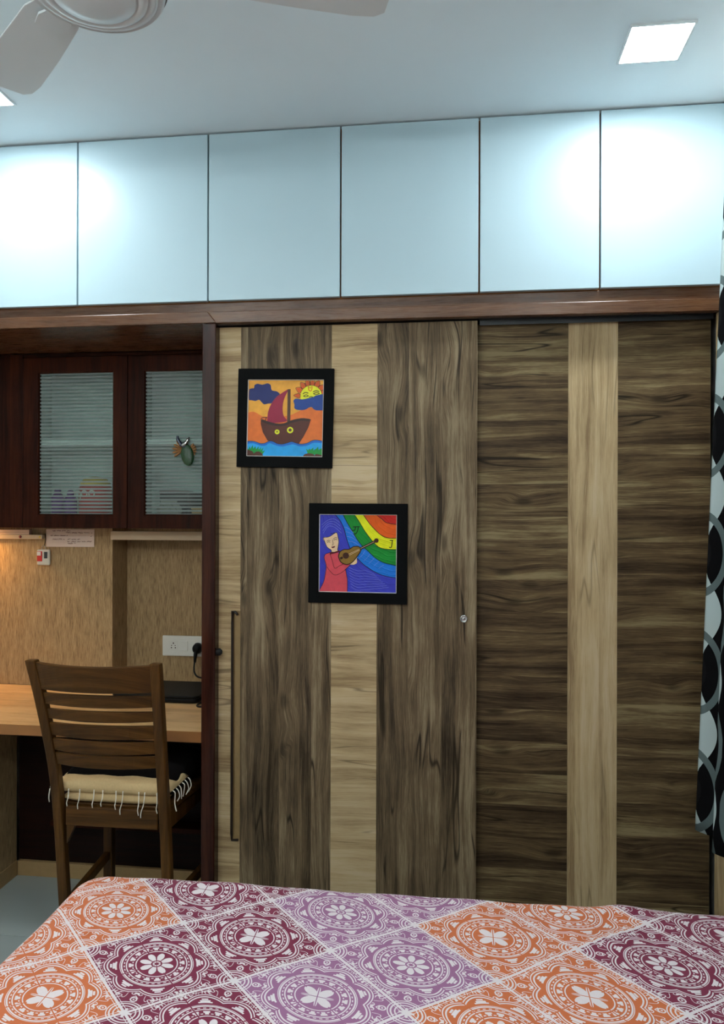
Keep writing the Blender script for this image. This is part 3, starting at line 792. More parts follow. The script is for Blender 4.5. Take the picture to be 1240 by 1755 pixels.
# things inside the cabinet
def cyl(bm, c, prof, n=28): lathe(bm, prof, c, n)
jar = empty('storage_jar', (-1.478, 2.93, 1.466), 'red jar with a domed yellow lid behind the left glass door', 'jar')
bm = bmesh.new(); cyl(bm, (-1.478, 2.93, 1.466), [(0.0, 0.0), (0.062, 0.0), (0.066, 0.01), (0.066, 0.13), (0.060, 0.138), (0.0, 0.138)])
finish('jar_body', bm, 'red', jar, smooth=True)
bm = bmesh.new(); cyl(bm, (-1.478, 2.93, 1.604), [(0.0, 0.0), (0.060, 0.0), (0.060, 0.012), (0.048, 0.028), (0.025, 0.038), (0.0, 0.041)])
finish('jar_lid', bm, 'yellow', jar, smooth=True)
bm = bmesh.new()
for dx, kind in ((-0.042, 'g'), (-0.014, 'o'), (0.018, 'o')):
    cx_, cz_ = -1.478 + dx, 1.572
    tube(bm, [(cx_ + 0.012 * math.cos(t), 2.862 - 0.0005, cz_ + 0.012 * math.sin(t)) for t in [2 * math.pi * k / 16 for k in range(17)]], 0.0028, 6)
    if kind == 'g': tube(bm, [(cx_ + 0.012, 2.8615, cz_), (cx_ + 0.011, 2.8615, cz_ - 0.022), (cx_, 2.8615, cz_ - 0.028), (cx_ - 0.010, 2.8615, cz_ - 0.022)], 0.0026, 6)
finish('lettering', bm, 'white_plastic', jar, smooth=True)
for k, (x, hgt) in enumerate(((-1.628, 0.118), (-1.572, 0.112))):
    t = empty('toy_bottle', (x, 2.90, 1.466), ('taller' if k == 0 else 'shorter') + ' purple bottle ' + ('at the far left' if k == 0 else 'next to the red jar') + ' behind the left glass door', 'bottle', 'purple bottles in the cabinet')
    bm = bmesh.new(); cyl(bm, (x, 2.90, 1.466), [(0.0, 0.0), (0.024, 0.0), (0.026, 0.006), (0.026, hgt - 0.03), (0.018, hgt - 0.014), (0.012, hgt - 0.012), (0.0, hgt - 0.012)], 20)
    finish('bottle_body', bm, 'purple', t, smooth=True)
    bm = bmesh.new(); cyl(bm, (x, 2.90, 1.466 + hgt - 0.0125), [(0.0, 0.0), (0.014, 0.0), (0.014, 0.014), (0.009, 0.020), (0.0, 0.021)], 18)
    finish('bottle_cap', bm, 'purple', t, smooth=True)
def carton(name, label, cat_, x0, x1, y0, y1, z0, z1, mat, flap):
    e = empty(name, ((x0 + x1) / 2, (y0 + y1) / 2, z0), label, cat_)
    box('box_body', x0, x1, y0, y1, z0, z1 - 0.012, mat, e, bevel=0.002)
    box('box_lid', x0 - 0.002, x1 + 0.002, y0 - 0.002, y1 + 0.002, z1 - 0.012, z1, flap, e, bevel=0.002)
carton('storage_box', 'black box with dull red lid at the back of the right glass door', 'box', -1.20, -1.085, 2.93, 3.01, 1.466, 1.585, 'black_plastic', 'redline')
carton('storage_box', 'black lidded box beside the post behind the right glass door', 'box', -1.075, -0.90, 2.945, 3.01, 1.466, 1.575, 'black_plastic', 'black_plastic')
carton('cardboard_box', 'low tan cardboard box in front of the black box behind the glass', 'box', -1.035, -0.88, 2.852, 2.935, 1.466, 1.520, 'tan', 'tan')
pk = empty('plastic_packet', (-1.14, 2.88, 1.466), 'crumpled grey packet lying behind the right glass door', 'packet')
bm = bmesh.new(); bmesh.ops.create_icosphere(bm, subdivisions=3, radius=1.0)
for v in bm.verts:
    q = 1 + 0.18 * math.sin(v.co.x * 7 + v.co.z * 5) * math.cos(v.co.y * 6)
    v.co = Vector((v.co.x * 0.050 * q, v.co.y * 0.022 * q, max(-0.8, v.co.z) * 0.040 * q))
bmesh.ops.translate(bm, verts=bm.verts, vec=(-1.14, 2.88, 1.466 + 0.032))
finish('packet_body', bm, 'greyjunk', pk)
box('packet_seal', -1.175, -1.105, 2.878, 2.881, 1.530, 1.548, 'greyjunk', pk, bevel=0)

# peacock ornament stuck on the right pane
oc = (-1.045, 2.8195)
og = empty('bird_ornament', (oc[0], oc[1], 1.70), 'green sequinned bird ornament stuck on the right glass door', 'ornament')
bm = bmesh.new(); bmesh.ops.create_uvsphere(bm, u_segments=20, v_segments=12, radius=1)
for v in bm.verts: v.co = Vector((v.co.x * 0.026, v.co.y * 0.010, v.co.z * 0.043))
bmesh.ops.rotate(bm, verts=bm.verts, matrix=Matrix.Rotation(math.radians(-10), 3, 'Y'))
bmesh.ops.translate(bm, verts=bm.verts, vec=(oc[0] + 0.008, 2.809, 1.722)); finish('body', bm, 'greensequin', og, smooth=True)
bm = bmesh.new(); tube(bm, cat([(oc[0] + 0.0, 2.810, 1.755), (oc[0] - 0.018, 2.809, 1.765), (oc[0] - 0.030, 2.808, 1.782), (oc[0] - 0.032, 2.808, 1.797)], 5), [0.009] * 6 + [0.007] * 6 + [0.005] * 4, 10)
finish('neck', bm, 'bluebird', og, smooth=True)
bm = bmesh.new(); tube(bm, cat([(oc[0] - 0.012, 2.809, 1.760), (oc[0] + 0.004, 2.806, 1.770), (oc[0] + 0.016, 2.808, 1.792)], 5), [0.009] * 5 + [0.007] * 4 + [0.003] * 2, 10)
finish('crest', bm, 'steel', og, smooth=True)
for sgn in (-1, 1):
    bm = bmesh.new()
    for k in range(5):
        a = math.radians(-35 + 22 * k)
        bx0 = Vector((oc[0] + sgn * 0.012, 2.815, 1.742))
        d = Vector((sgn * math.cos(a), 0, math.sin(a) )) * (0.045 if sgn < 0 else 0.032)
        tube(bm, [bx0, bx0 + d * 0.5, bx0 + d * 0.85, bx0 + d], [0.002, 0.005, 0.005, 0.001], 6)
    finish('tail_feathers', bm, 'tanfeather', og, smooth=True)

# ------------------------------------------------------------------ on the panel: note, paper strip, key tag, warm light
nt_ = empty('handwritten_note', (-1.6025, 2.957, 1.349), 'small handwritten paper note taped under the glass cabinet', 'note')
bm = bmesh.new()
g = [[bm.verts.new((-1.710 + 0.2145 * i / 8, 2.9565 - 0.002 - 0.004 * math.sin(i / 8 * math.pi) * (1 - j), 1.349 + 0.0745 * j + 0.0006 * i / 8)) for i in range(9)] for j in (0, 1)]
for i in range(8): bm.faces.new((g[0][i], g[0][i + 1], g[1][i + 1], g[1][i]))
o = finish('paper_sheet', bm, 'paper', nt_); md = o.modifiers.new('thickness', 'SOLIDIFY'); md.thickness = 0.0004
bm = bmesh.new()
rows = [(1.4165, -1.682, -1.600), (1.4085, -1.620, -1.503), (1.3965, -1.690, -1.612), (1.3950, -1.512, -1.504), (1.3810, -1.680, -1.625), (1.3810, -1.612, -1.555), (1.3720, -1.614, -1.503), (1.3640, -1.612, -1.575)]
rnd = random.Random(3)
for z, a, c in rows:
    x = a
    while x < c:
        L = rnd.uniform(0.012, 0.026); pts = []; q = x
        while q < min(x + L, c):
            s_ = (q + 1.710) / 0.2145
            fy = 2.9565 - 0.0030 - 0.004 * math.sin(max(0, min(1, s_)) * math.pi) * (1 - (z - 1.349) / 0.0745)
            pts.append((q, fy, z + rnd.uniform(-0.0022, 0.0026))); q += 0.0016
        if len(pts) > 2: tube(bm, pts, 0.0008, 3)
        x += L + 0.005
finish('handwriting', bm, 'ink', nt_)
ps = empty('paper_strip', (-1.95, 2.946, 1.400), 'folded strip of paper lying on the thin cream batten', 'paper')
box('folded_sheet', XL + 0.01, -1.7764, 2.937, 2.957, 1.4005, 1.409, 'paper', ps, bevel=0.0005)
box('folded_sheet', XL + 0.01, -1.7764, 2.938, 2.957, 1.4095, 1.421, 'paper', ps, bevel=0.0005)
kt = empty('key_tag', (-1.715, 2.942, 1.271), 'small clear key tag with red insert hanging beside the note', 'key tag')
bm = bmesh.new(); bx(bm, -1.744, -1.686, 2.938, 2.952, 1.271, 1.338); finish('tag_case', bm, 'clear', kt, bevel=0.006, seg=3)
box('tag_insert', -1.741, -1.718, 2.9365, 2.939, 1.288, 1.330, 'red', kt, bevel=0.0008)
box('tag_insert', -1.741, -1.724, 2.9358, 2.937, 1.312, 1.328, 'liner', kt, bevel=0.0005)
box('tag_picture', -1.710, -1.695, 2.9365, 2.939, 1.300, 1.328, 'track', kt, bevel=0.004)
bm = bmesh.new(); tube(bm, [(-1.715 + 0.009 * math.cos(t), 2.945, 1.345 + 0.009 * math.sin(t)) for t in [2 * math.pi * k / 16 for k in range(17)]], 0.0016, 6)
finish('tag_ring', bm, 'steel', kt, smooth=True)
bm = bmesh.new(); tube(bm, [(-1.713, 2.946, 1.353), (-1.709, 2.949, 1.380), (-1.712, 2.951, 1.405)], 0.0016, 5)
finish('tag_cord', bm, 'black_rubber', kt, smooth=True)
wl = empty('under_cabinet_light', (-2.05, 2.90, 1.418), 'warm strip light under the cabinet at the left end of the niche', 'light')
box('light_housing', -2.13, -1.97, 2.885, 2.935, 1.415, 1.445, 'white_plastic', wl)
box('light_diffuser', -2.125, -1.975, 2.888, 2.932, 1.411, 1.4155, 'warm_glow', wl, bevel=0)

# ------------------------------------------------------------------ switch plate, plug, laptop
sw = empty('switch_plate', (-1.15, 3.10, 0.873), 'white switch plate with socket and rocker on the recess wall', 'switch plate')
bm = bmesh.new(); bx(bm, -1.2513, -1.035, 3.090, 3.10, 0.873, 0.961); finish('plate', bm, 'white_plastic', sw, bevel=0.004, seg=3)
box('socket_module', -1.219, -1.182, 3.0885, 3.0905, 0.898, 0.940, 'white_plastic', sw, bevel=0.0012)
so = box('rocker_switch', -1.172, -1.136, 3.0865, 3.0905, 0.897, 0.940, 'white_plastic', sw, bevel=0.0018)
box('socket_module', -1.118, -1.075, 3.0885, 3.0905, 0.895, 0.942, 'white_plastic', sw, bevel=0.0012)
for hx, hz, hr in ((-1.2005, 0.929, 0.0032), (-1.2085, 0.919, 0.0022), (-1.1925, 0.919, 0.0022), (-1.2092, 0.9095, 0.0028), (-1.1918, 0.9095, 0.0028)):
    bm = bmesh.new(); lathe(bm, [(0.0002, 0.0), (hr, 0.0), (hr, 0.0006), (0.0002, 0.0006)], (0, 0, 0), 12)
    bmesh.ops.rotate(bm, verts=bm.verts, matrix=Matrix.Rotation(math.pi / 2, 3, 'X')); bmesh.ops.translate(bm, verts=bm.verts, vec=(hx, 3.0886, hz))
    finish('socket_hole', bm, 'fan_dark', sw)
pg = empty('power_plug', (-1.093, 3.07, 0.925), 'black plug with hanging cord in the white switch plate', 'plug')
bm = bmesh.new(); lathe(bm, [(0.0005, 0), (0.019, 0), (0.021, 0.01), (0.018, 0.028), (0.010, 0.036), (0.0005, 0.037)], (0, 0, 0), 18)
for v in bm.verts: v.co.y *= 1.15
bmesh.ops.rotate(bm, verts=bm.verts, matrix=Matrix.Rotation(math.pi / 2, 3, 'X')); bmesh.ops.translate(bm, verts=bm.verts, vec=(-1.088, 3.0885, 0.912))
finish('plug_body', bm, 'black_plastic', pg, smooth=True)
bm = bmesh.new(); tube(bm, [(-1.088, 3.062, 0.908), (-1.090, 3.055, 0.885), (-1.091, 3.052, 0.865), (-1.091, 3.051, 0.855)], [0.010, 0.008, 0.006, 0.005], 10)
finish('strain_relief', bm, 'black_plastic', pg, smooth=True)
bm = bmesh.new(); tube(bm, cat([(-1.091, 3.051, 0.862), (-1.092, 3.045, 0.835), (-1.088, 3.04, 0.815), (-1.070, 3.035, 0.798), (-1.02, 3.03, 0.79), (-0.955, 2.98, 0.770), (-0.935, 2.88, 0.7645), (-0.945, 2.79, 0.7645), (-0.962, 2.735, 0.7645), (-0.957, 2.705, 0.7645), (-0.935, 2.700, 0.7645), (-0.915, 2.74, 0.7645), (-0.905, 2.84, 0.7645), (-0.93, 2.90, 0.770), (-0.968, 2.905, 0.774)], 6), 0.0036, 8)
finish('cord', bm, 'black_rubber', pg, smooth=True)
lp = empty('laptop', (-1.145, 2.87, 0.76), 'closed black laptop lying on the desk near the post', 'laptop')
def rounded(bm, x0, x1, y0, y1, z0, z1, r, n=5):
    c = [(x1 - r, y1 - r, 0), (x0 + r, y1 - r, 90), (x0 + r, y0 + r, 180), (x1 - r, y0 + r, 270)]
    p = [(a + r * math.cos(math.radians(s + 90 * k / n)), b_ + r * math.sin(math.radians(s + 90 * k / n))) for a, b_, s in c for k in range(n + 1)]
    loft_rings(bm, [[(x, y, z0) for x, y in p], [(x, y, z1) for x, y in p]])
bm = bmesh.new(); rounded(bm, -1.325, -0.968, 2.745, 2.995, 0.7635, 0.778, 0.03); finish('base', bm, 'black_plastic', lp, bevel=0.003)
bm = bmesh.new(); rounded(bm, -1.324, -0.969, 2.746, 2.994, 0.7785, 0.789, 0.03); lid = finish('lid', bm, 'black_plastic', lp, bevel=0.003)
box('badge', -1.065, -1.048, 2.7455, 2.7465, 0.7715, 0.7735, 'track', lp, bevel=0)
for fx in (-1.30, -0.995):
    for fy in (2.77, 2.97): box('foot', fx - 0.008, fx + 0.008, fy - 0.008, fy + 0.008, 0.7602, 0.7636, 'black_rubber', lp, bevel=0.001)

# ------------------------------------------------------------------ dining-style chair pushed under the desk
ch = empty('wooden_chair', (-1.08, 2.4, 0.0), 'brown wooden ladder-back chair pushed up to the desk', 'chair')
ZS = [0.0, 0.267, 0.504, 0.70, 0.905, 1.050]
YS = [2.335, 2.300, 2.270, 2.215, 2.150, 2.105]
XLo = [-1.284, -1.281, -1.280, -1.269, -1.271, -1.2795]
XRo = [-0.893, -0.893, -0.891, -0.880, -0.865, -0.856]
def upright(xs, side):
    bm = bmesh.new(); rings = []
    for x, y, z, in cat(list(zip(xs, YS, ZS)), 5):
        w = 0.032; d = 0.030
        xa, xb = (x, x + w) if side < 0 else (x - w, x)
        rings.append([(xa, y - d / 2, z), (xb, y - d / 2, z), (xb, y + d / 2, z), (xa, y + d / 2, z)])
    loft_rings(bm, rings)
    finish('back_post', bm, 'chair_z', ch, bevel=0.004)
upright(XLo, -1); upright(XRo, 1)
def at_z(arr, z):
    for a in range(len(ZS) - 1):
        if ZS[a] <= z <= ZS[a + 1]:
            t = (z - ZS[a]) / (ZS[a + 1] - ZS[a]); return arr[a] + t * (arr[a + 1] - arr[a])
    return arr[-1]
def slat(name, z0, z1, bow=0.034, th=0.014, crest=False):
    bm = bmesh.new(); rings = []
    N = 14
    xa0, xb0 = at_z(XLo, (z0 + z1) / 2) + 0.026, at_z(XRo, (z0 + z1) / 2) - 0.026
    for i in range(N + 1):
        t = i / N; x = xa0 + (xb0 - xa0) * t; b_ = bow * (1 - (2 * t - 1) ** 2)
        top = z1 + (0.004 * (1 - (2 * t - 1) ** 2) if not crest else -0.004 * (1 - (2 * t - 1) ** 2))
        y0, y1 = at_z(YS, z0) - b_, at_z(YS, z1) - b_
        rings.append([(x, y0 - th / 2, z0), (x, y0 + th / 2, z0), (x, y1 + th / 2, top), (x, y1 - th / 2, top)])
    loft_rings(bm, rings); return finish(name, bm, 'chair_x', ch, bevel=0.003)
slat('crest_rail', 0.957, 1.044, th=0.020, crest=True)
for z0, z1 in ((0.908, 0.945), (0.860, 0.893), (0.803, 0.846), (0.751, 0.791), (0.702, 0.742)): slat('slat', z0, z1)
box('seat_rail', -1.238, -0.928, 2.258, 2.280, 0.486, 0.548, 'chair_x', ch, bevel=0.003)
# seat wider at the front
bm = bmesh.new()
sp_ = [(-1.263, 2.285), (-0.900, 2.285), (-0.858, 2.66), (-0.870, 2.68), (-1.295, 2.68), (-1.308, 2.66)]
loft_rings(bm, [[(x, y, 0.530) for x, y in sp_], [(x, y, 0.552) for x, y in sp_]])
finish('seat', bm, 'chair_x', ch, bevel=0.005)
for sx_, xo in ((-1, -1.293), (1, -0.903)):
    bm = bmesh.new(); x = xo
    loft_rings(bm, [[(x, 2.63, z), (x + 0.034, 2.63, z), (x + 0.034, 2.664, z), (x, 2.664, z)] for z in (0.0, 0.53)])
    finish('leg', bm, 'chair_z', ch, bevel=0.004)
    xi = xo + 0.006 if sx_ < 0 else xo + 0.006
    xb = -1.261 if sx_ < 0 else -0.926
    bm = bmesh.new()
    loft_rings(bm, [[(xb, 2.285, z0), (xb + 0.022, 2.285, z0), (xb + 0.022, 2.285, z1), (xb, 2.285, z1)] if y < 2.4 else [(xi, 2.63, z0), (xi + 0.022, 2.63, z0), (xi + 0.022, 2.63, z1), (xi, 2.63, z1)] for y, z0, z1 in ((2.285, 0.475, 0.53), (2.63, 0.475, 0.53))])
    finish('side_rail', bm, 'chair_z', ch, bevel=0.002)
    bm = bmesh.new()
    loft_rings(bm, [[(xb, 2.315, z0), (xb + 0.02, 2.315, z0), (xb + 0.02, 2.315, z1), (xb, 2.315, z1)] if k == 0 else [(xi, 2.63, z0), (xi + 0.02, 2.63, z0), (xi + 0.02, 2.63, z1), (xi, 2.63, z1)] for k, z0, z1 in ((0, 0.20, 0.23), (1, 0.20, 0.23))])
    finish('stretcher', bm, 'chair_z', ch, bevel=0.002)
    if sx_ > 0: continue
    # triangular corner brace behind the rear post
    bm = bmesh.new(); s0 = 1 if sx_ < 0 else -1
    xe = -1.236 if sx_ < 0 else -0.930
    poly = [(xe, 0.486), (xe + s0 * 0.028, 0.486), (xe, 0.425)]
    slab(bm, poly, 2.262, 2.278); k = [v for v in bm.verts if v.co.y > 2.27]
    finish('corner_brace', bm, 'chair_z', ch)
box('front_rail', -1.261, -0.901, 2.636, 2.658, 0.475, 0.53, 'chair_x', ch, bevel=0.002)

# seat cushion under a fringed cream cloth and a black cloth that also stands in for desk shade
cu = empty('seat_cushion', (-1.02, 2.45, 0.552), 'cream fringed seat cushion with black cloth on the wooden chair', 'cushion')
def pillow(name, x0, x1, y0, y1, z0, z1, mat, wob, seed, parent, xw=0.0):
    bm = bmesh.new(); N = 24
    rn = random.Random(seed); ph = [rn.uniform(0, 6.28) for _ in range(6)]
    top = {}; bot = {}
    def f(i, j):
        u, v = i / N * 2 - 1, j / N * 2 - 1
        e = (1 - abs(u) ** 6) * (1 - abs(v) ** 6); e = max(0, e) ** 0.35
        w = 1 + xw * (j / N)
        cx_ = (x0 + x1) / 2; hx = (x1 - x0) / 2 * w
        x = cx_ + hx * u; y = y0 + (y1 - y0) * (j / N)
        n = wob * (math.sin(u * 5 + ph[0]) * math.cos(v * 4 + ph[1]) + 0.6 * math.sin(u * 11 + v * 7 + ph[2]))
        return x, y, e, n
    zm = z0 + (z1 - z0) * 0.45
    for i in range(N + 1):
        for j in range(N + 1):
            x, y, e, n = f(i, j)
            top[i, j] = bm.verts.new((x, y, zm + (z1 - zm) * e + n * e))
            bot[i, j] = top[i, j] if i in (0, N) or j in (0, N) else bm.verts.new((x, y, zm - (zm - z0) * e))
    for i in range(N):
        for j in range(N):
            bm.faces.new((top[i, j], top[i + 1, j], top[i + 1, j + 1], top[i, j + 1]))
            bm.faces.new((bot[i, j], bot[i, j + 1], bot[i + 1, j + 1], bot[i + 1, j]))
    bmesh.ops.recalc_face_normals(bm, faces=bm.faces)
    return finish(name, bm, mat, parent, smooth=True)
pillow('pad', -1.254, -0.912, 2.265, 2.60, 0.5525, 0.600, 'cream', 0.001, 1, cu, 0.06)
pillow('cloth', -1.286, -0.886, 2.258, 2.41, 0.588, 0.634, 'cream', 0.003, 2, cu, 0.02)
pillow('black_cloth_and_shade', -1.280, -0.888, 2.300, 2.655, 0.560, 0.656, 'blackcloth_shade', 0.004, 5, cu, 0.04)  # real cloth at the back; its forward spread stands in for shade under the desk
rn = random.Random(11)
for k, x in enumerate((-1.226, -1.188, -1.140, -1.110, -1.066, -1.043, -0.990, -0.970, -0.930)):
    L = rn.uniform(0.042, 0.058) if k not in (5, 6, 7) else rn.uniform(0.066, 0.078)
    bm = bmesh.new(); dx = rn.uniform(-0.012, 0.004)
    tube(bm, cat([(x, 2.256, 0.606), (x + dx * 0.3 + 0.002, 2.250, 0.600 - L * 0.4), (x + dx * 0.7 - 0.002, 2.2505, 0.600 - L * 0.75), (x + dx, 2.251, 0.600 - L)], 4), 0.0017, 5)
    finish('tassel', bm, 'thread', cu, smooth=True)
for sgn, x0_ in ((-1, -1.292), (1, -0.878)):
    for k in range(6):
        y = 2.268 + 0.024 * k; x = x0_ + sgn * 0.006 * (k / 6)
        L = rn.uniform(0.030, 0.055); bm = bmesh.new()
        tube(bm, cat([(x - sgn * 0.004, y, 0.611), (x + sgn * 0.004, y + rn.uniform(-.004, .004), 0.604), (x + sgn * rn.uniform(0.002, 0.008), y + rn.uniform(-.010, .006), 0.604 - L * 0.6), (x + sgn * rn.uniform(0.0, 0.012), y - rn.uniform(0, .012), 0.602 - L)], 4), 0.0019, 5)
        finish('tassel', bm, 'thread', cu, smooth=True)

# ------------------------------------------------------------------ bed and bedsheet
BX0, BX1, BY0, BY1, BZ = -0.962, 0.835, -0.20, 1.872, 0.55
bed = empty('bed', (-0.06, 0.84, 0.0), 'double bed covered by the tile-print sheet', 'bed')
bm = bmesh.new(); bx(bm, BX0 + 0.02, BX1 - 0.01, BY0 + 0.01, BY1 - 0.02, 0.33, 0.540); finish('mattress', bm, 'mattress', bed, bevel=0.06, seg=4)
box('bed_base', BX0 + 0.03, BX1 - 0.01, BY0 + 0.01, BY1 - 0.03, 0.12, 0.328, 'walnut_x', bed, bevel=0.004)
box('headboard', BX0, BX1, -0.285, -0.205, 0.0, 0.98, 'walnut_x', bed, bevel=0.01)
for lx in (BX0 + 0.06, BX1 - 0.12):
    for ly in (BY0 + 0.06, BY1 - 0.12): box('leg', lx, lx + 0.06, ly, ly + 0.06, 0.0, 0.12, 'walnut_z', bed, bevel=0.004)

def sheet():
    bm = bmesh.new(); uvl = bm.loops.layers.uv.new('UVMap')
    R0, rr, hang = 0.045, 0.045, 0.30
    RP = R0 + rr
    # lattice of the print, measured on the bed top
    A = Vector((-0.7907, 1.5217)); a = Vector((0.1765, 0.1245)); b_ = Vector((0.1765, -0.1845))
    det = a.x * b_.y - a.y * b_.x
    def uv(s, t):
        d = Vector((BX0 + s, BY1 - t)) - A
        return ((d.x * b_.y - d.y * b_.x) / det, (a.x * d.y - a.y * d.x) / det)
    def pos(s, t):
        q = Vector((max(s, RP), max(t, RP))); d = Vector((s, t)) - q; L = d.length
        arc = rr * math.pi / 2
        if L < 1e-9: p, z = q, 0.0
        else:
            u = d / L
            if L <= R0: p, z = q + d, 0.0
            elif L <= R0 + arc:
                f = (L - R0) / rr; p = q + u * (R0 + rr * math.sin(f)); z = -rr * (1 - math.cos(f))
            else:
                dep = L - R0 - arc
                flare = 0.010 * (dep / hang) + 0.006 * math.sin((s - t) * 24) * min(1, dep / 0.12)
                p = q + u * (R0 + rr + flare); z = -rr - dep
        x, y = BX0 + p.x, BY1 - p.y
        w = 0.0025 * math.sin(x * 9 + 1.3 * math.sin(y * 7)) * math.cos(y * 11 + x * 3) + 0.0012 * math.sin(x * 31 + y * 17)
        # crumple along the orange and maroon boundary
        I, J = Vector((0.18, 1.585)), Vector((0.47, 1.80)); dj = (J - I).normalized(); e = Vector((x, y)) - I
        al, ac = e.dot(dj), e.x * dj.y - e.y * dj.x
        if -0.05 < al < 0.42: w += 0.0075 * math.exp(-((ac - 0.006 * math.sin(al * 38)) / 0.013) ** 2) * max(0, math.sin((al + 0.05) / 0.47 * math.pi))
        e2 = Vector((x - 0.40, y - 1.86)); w += 0.010 * math.exp(-(e2.length / 0.05) ** 2)
        return Vector((x, y, BZ + z + w)), z
    def steps(total):
        v = []; s = -hang
        while s < total:
            v.append(s); s += 0.010 if s < 0.16 else 0.02
        v.append(total); return v
    ss, tt = steps(BX1 - BX0), steps(BY1 - BY0)
    off = RP - (R0 + rr * math.pi / 2)     # keeps the arc length true at the edge
    grid = [[None] * len(tt) for _ in ss]; uvs = [[None] * len(tt) for _ in ss]
    for i, s in enumerate(ss):
        for j, t in enumerate(tt):
            p, z = pos(s, t); grid[i][j] = bm.verts.new(p); uvs[i][j] = uv(s, t)
    for i in range(len(ss) - 1):
        for j in range(len(tt) - 1):
            idx = ((i, j), (i, j + 1), (i + 1, j + 1), (i + 1, j))
            f = bm.faces.new([grid[p][q] for p, q in idx])
            for lp_, (p, q) in zip(f.loops, idx): lp_[uvl].uv = uvs[p][q]
    bmesh.ops.recalc_face_normals(bm, faces=bm.faces)
    o = finish('bedsheet', bm, 'sheet', None, smooth=True)
    md = o.modifiers.new('thickness', 'SOLIDIFY'); md.thickness = 0.0015; md.offset = -1
    return o
tag(sheet(), 'orange, maroon and mauve bedsheet printed with white medallion tiles', 'bedsheet')

# ------------------------------------------------------------------ curtain on the right
def curtain():
    bm = bmesh.new(); uvl = bm.loops.layers.uv.new('UVMap')
    NU, NV = 150, 46; zt, zb = 2.52, 0.575
    length = 1.35
    g = []
    for i in range(NU + 1):
        s = i / NU; row = []
        for j in range(NV + 1):
            h = j / NV; z = zt + (zb - zt) * h
            y = 2.262 - s * length * (0.92 + 0.08 * h)
            lean = 0.785 + (0.7055 - 0.785) * h
            amp = 0.014 + 0.014 * h
            fold = amp * (1 - math.cos(s * length / 0.145 * 2 * math.pi))
            back = min(1.0, s * 6)
            x = lean + fold * 0.9 + 0.02 * back * (1 - h) * 0
            y += 0.010 * math.sin(s * length / 0.145 * 2 * math.pi + 0.6)
            row.append((bm.verts.new((min(x, 0.828), y, z)), (s * length * 1.55 + 0.085, z)))
        g.append(row)
    for i in range(NU):
        for j in range(NV):
            q = (g[i][j], g[i + 1][j], g[i + 1][j + 1], g[i][j + 1])
            f = bm.faces.new([v for v, _ in q])
            for lp_, (_, uv) in zip(f.loops, q): lp_[uvl].uv = uv
    bmesh.ops.recalc_face_normals(bm, faces=bm.faces)
    e = empty('window_curtain', (0.77, 1.6, 0.575), 'black, white and grey ogee-print curtain hanging at the right edge', 'curtain')
    o = finish('cloth', bm, 'curtain', e, smooth=True)
    md = o.modifiers.new('thickness', 'SOLIDIFY'); md.thickness = 0.002
    return e
curtain()
rd = empty('curtain_rod', (0.775, 1.6, 2.53), 'steel rod carrying the ogee-print curtain', 'curtain rod')
bm = bmesh.new(); tube(bm, [(0.805, 2.20, 2.545), (0.805, 0.80, 2.545)], 0.012, 12); finish('rod', bm, 'steel', rd, smooth=True)
for y in (2.18, 0.86): box('bracket', 0.80, 0.845, y - 0.008, y + 0.008, 2.537, 2.553, 'steel', rd)

# ------------------------------------------------------------------ square ceiling lights
def panel_light(x, y, label):
    e = empty('ceiling_panel_light', (x, y, ZC), label, 'light', 'square ceiling panel lights')
    h = 0.084; g = 0.078
    bm = bmesh.new()
    for a0, a1, b0, b1 in ((-h, h, -h, -g), (-h, h, g, h), (-h, -g, -g, g), (g, h, -g, g)):
        bx(bm, x + a0, x + a1, y + b0, y + b1, ZC - 0.006, ZC)
    finish('frame', bm, 'fan', e)
    bm = bmesh.new(); bx(bm, x - g, x + g, y - g, y + g, ZC - 0.005, ZC - 0.001); finish('diffuser', bm, 'panel_glow', e)
panel_light(0.5385, 2.083, 'lit square panel light in the ceiling near the curtain')
panel_light(-1.442, 2.083, 'lit square panel light in the ceiling at the left edge, beyond the fan')
panel_light(0.5385, 0.15, 'lit square panel light in the ceiling over the head of the bed')
panel_light(-1.442, 0.15, 'lit square panel light in the ceiling behind the fan, away from the wardrobe')

# unseen tube added behind the camera as frontal fill for the wardrobe
tl = empty('fill_tube', (-0.85, YB + 0.03, 2.25), 'added fill tube, out of view, high on the wall facing the wardrobe', 'light')
box('fill_tube_body', -1.46, -0.24, YB, YB + 0.03, 2.235, 2.285, 'white_plastic', tl)
bm = bmesh.new(); tube(bm, [(-1.44, YB + 0.045, 2.255), (-0.26, YB + 0.045, 2.255)], 0.014, 12)
finish('tube', bm, emissive('fill_tube_glow', PANEL_COLOUR, FILL_TUBE_RADIANCE), tl, smooth=True)

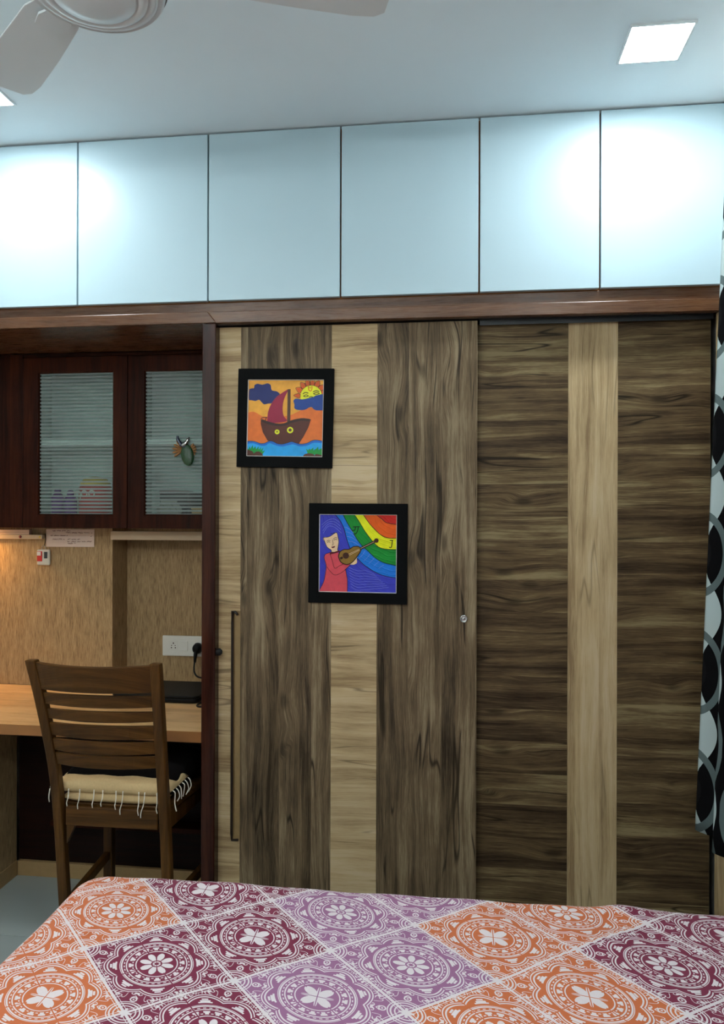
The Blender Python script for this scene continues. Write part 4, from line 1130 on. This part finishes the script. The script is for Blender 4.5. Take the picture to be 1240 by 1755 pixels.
# ------------------------------------------------------------------ ceiling fan, at rest
FX, FY, FZ = -0.690, 1.352, 2.50
fan = empty('ceiling_fan', (FX, FY, ZC), 'white ceiling fan with round ringed motor housing', 'fan')
bm = bmesh.new(); lathe(bm, [(0.001, 0.0), (0.060, 0.0), (0.055, -0.03), (0.020, -0.055), (0.001, -0.055)], (FX, FY, ZC), 32); finish('canopy', bm, 'fan', fan, smooth=True)
bm = bmesh.new(); tube(bm, [(FX, FY, ZC - 0.05), (FX, FY, FZ + 0.09)], 0.012, 14); finish('down_rod', bm, 'fan', fan, smooth=True)
bm = bmesh.new(); lathe(bm, [(0.001, 0.10), (0.035, 0.10), (0.05, 0.085), (0.115, 0.075), (0.135, 0.060), (0.138, 0.030), (0.134, 0.008), (0.128, 0.002), (0.122, 0.004), (0.119, 0.0), (0.108, -0.004), (0.104, -0.001), (0.100, -0.006), (0.085, -0.010), (0.082, -0.006), (0.078, -0.012), (0.05, -0.020), (0.001, -0.022)], (FX, FY, FZ), 64)
mh = finish('motor_housing', bm, 'fan', fan)
for p in mh.data.polygons: p.use_smooth = True
bm = bmesh.new(); lathe(bm, [(0.1385, 0.020), (0.1405, 0.024), (0.1405, 0.034), (0.1385, 0.038)], (FX, FY, FZ), 64); finish('trim_ring', bm, 'fan_dark', mh, smooth=True)
for k in range(3):
    ang = math.radians(7 + 11 + 120 * k)
    ux, uy = math.cos(ang), math.sin(ang); nx, ny = -uy, ux
    bm = bmesh.new(); rings = []
    for rr_, w in ((0.19, 0.045), (0.23, 0.058), (0.38, 0.066), (0.52, 0.068), (0.565, 0.062), (0.585, 0.045)):
        pts = []
        for sgn, dz in ((-1, 0.010), (1, -0.010)):
            pts.append((FX + ux * rr_ + nx * w * sgn, FY + uy * rr_ + ny * w * sgn, FZ + 0.055 + dz * sgn * -1))
        (x0, y0, z0), (x1, y1, z1) = pts
        rings.append([(x0, y0, z0), (x1, y1, z1), (x1, y1, z1 + 0.004), (x0, y0, z0 + 0.004)])
    loft_rings(bm, rings); bl = finish('blade', bm, 'fan', fan, bevel=0.0015)
    bm = bmesh.new(); rings = []
    for rr_, w in ((0.125, 0.020), (0.17, 0.016), (0.215, 0.034), (0.25, 0.030)):
        rings.append([(FX + ux * rr_ + nx * w * s_, FY + uy * rr_ + ny * w * s_, FZ + 0.050 + dz) for s_, dz in ((-1, 0), (1, 0), (1, 0.005), (-1, 0.005))])
    loft_rings(bm, rings); finish('blade_bracket', bm, 'fan', bl)
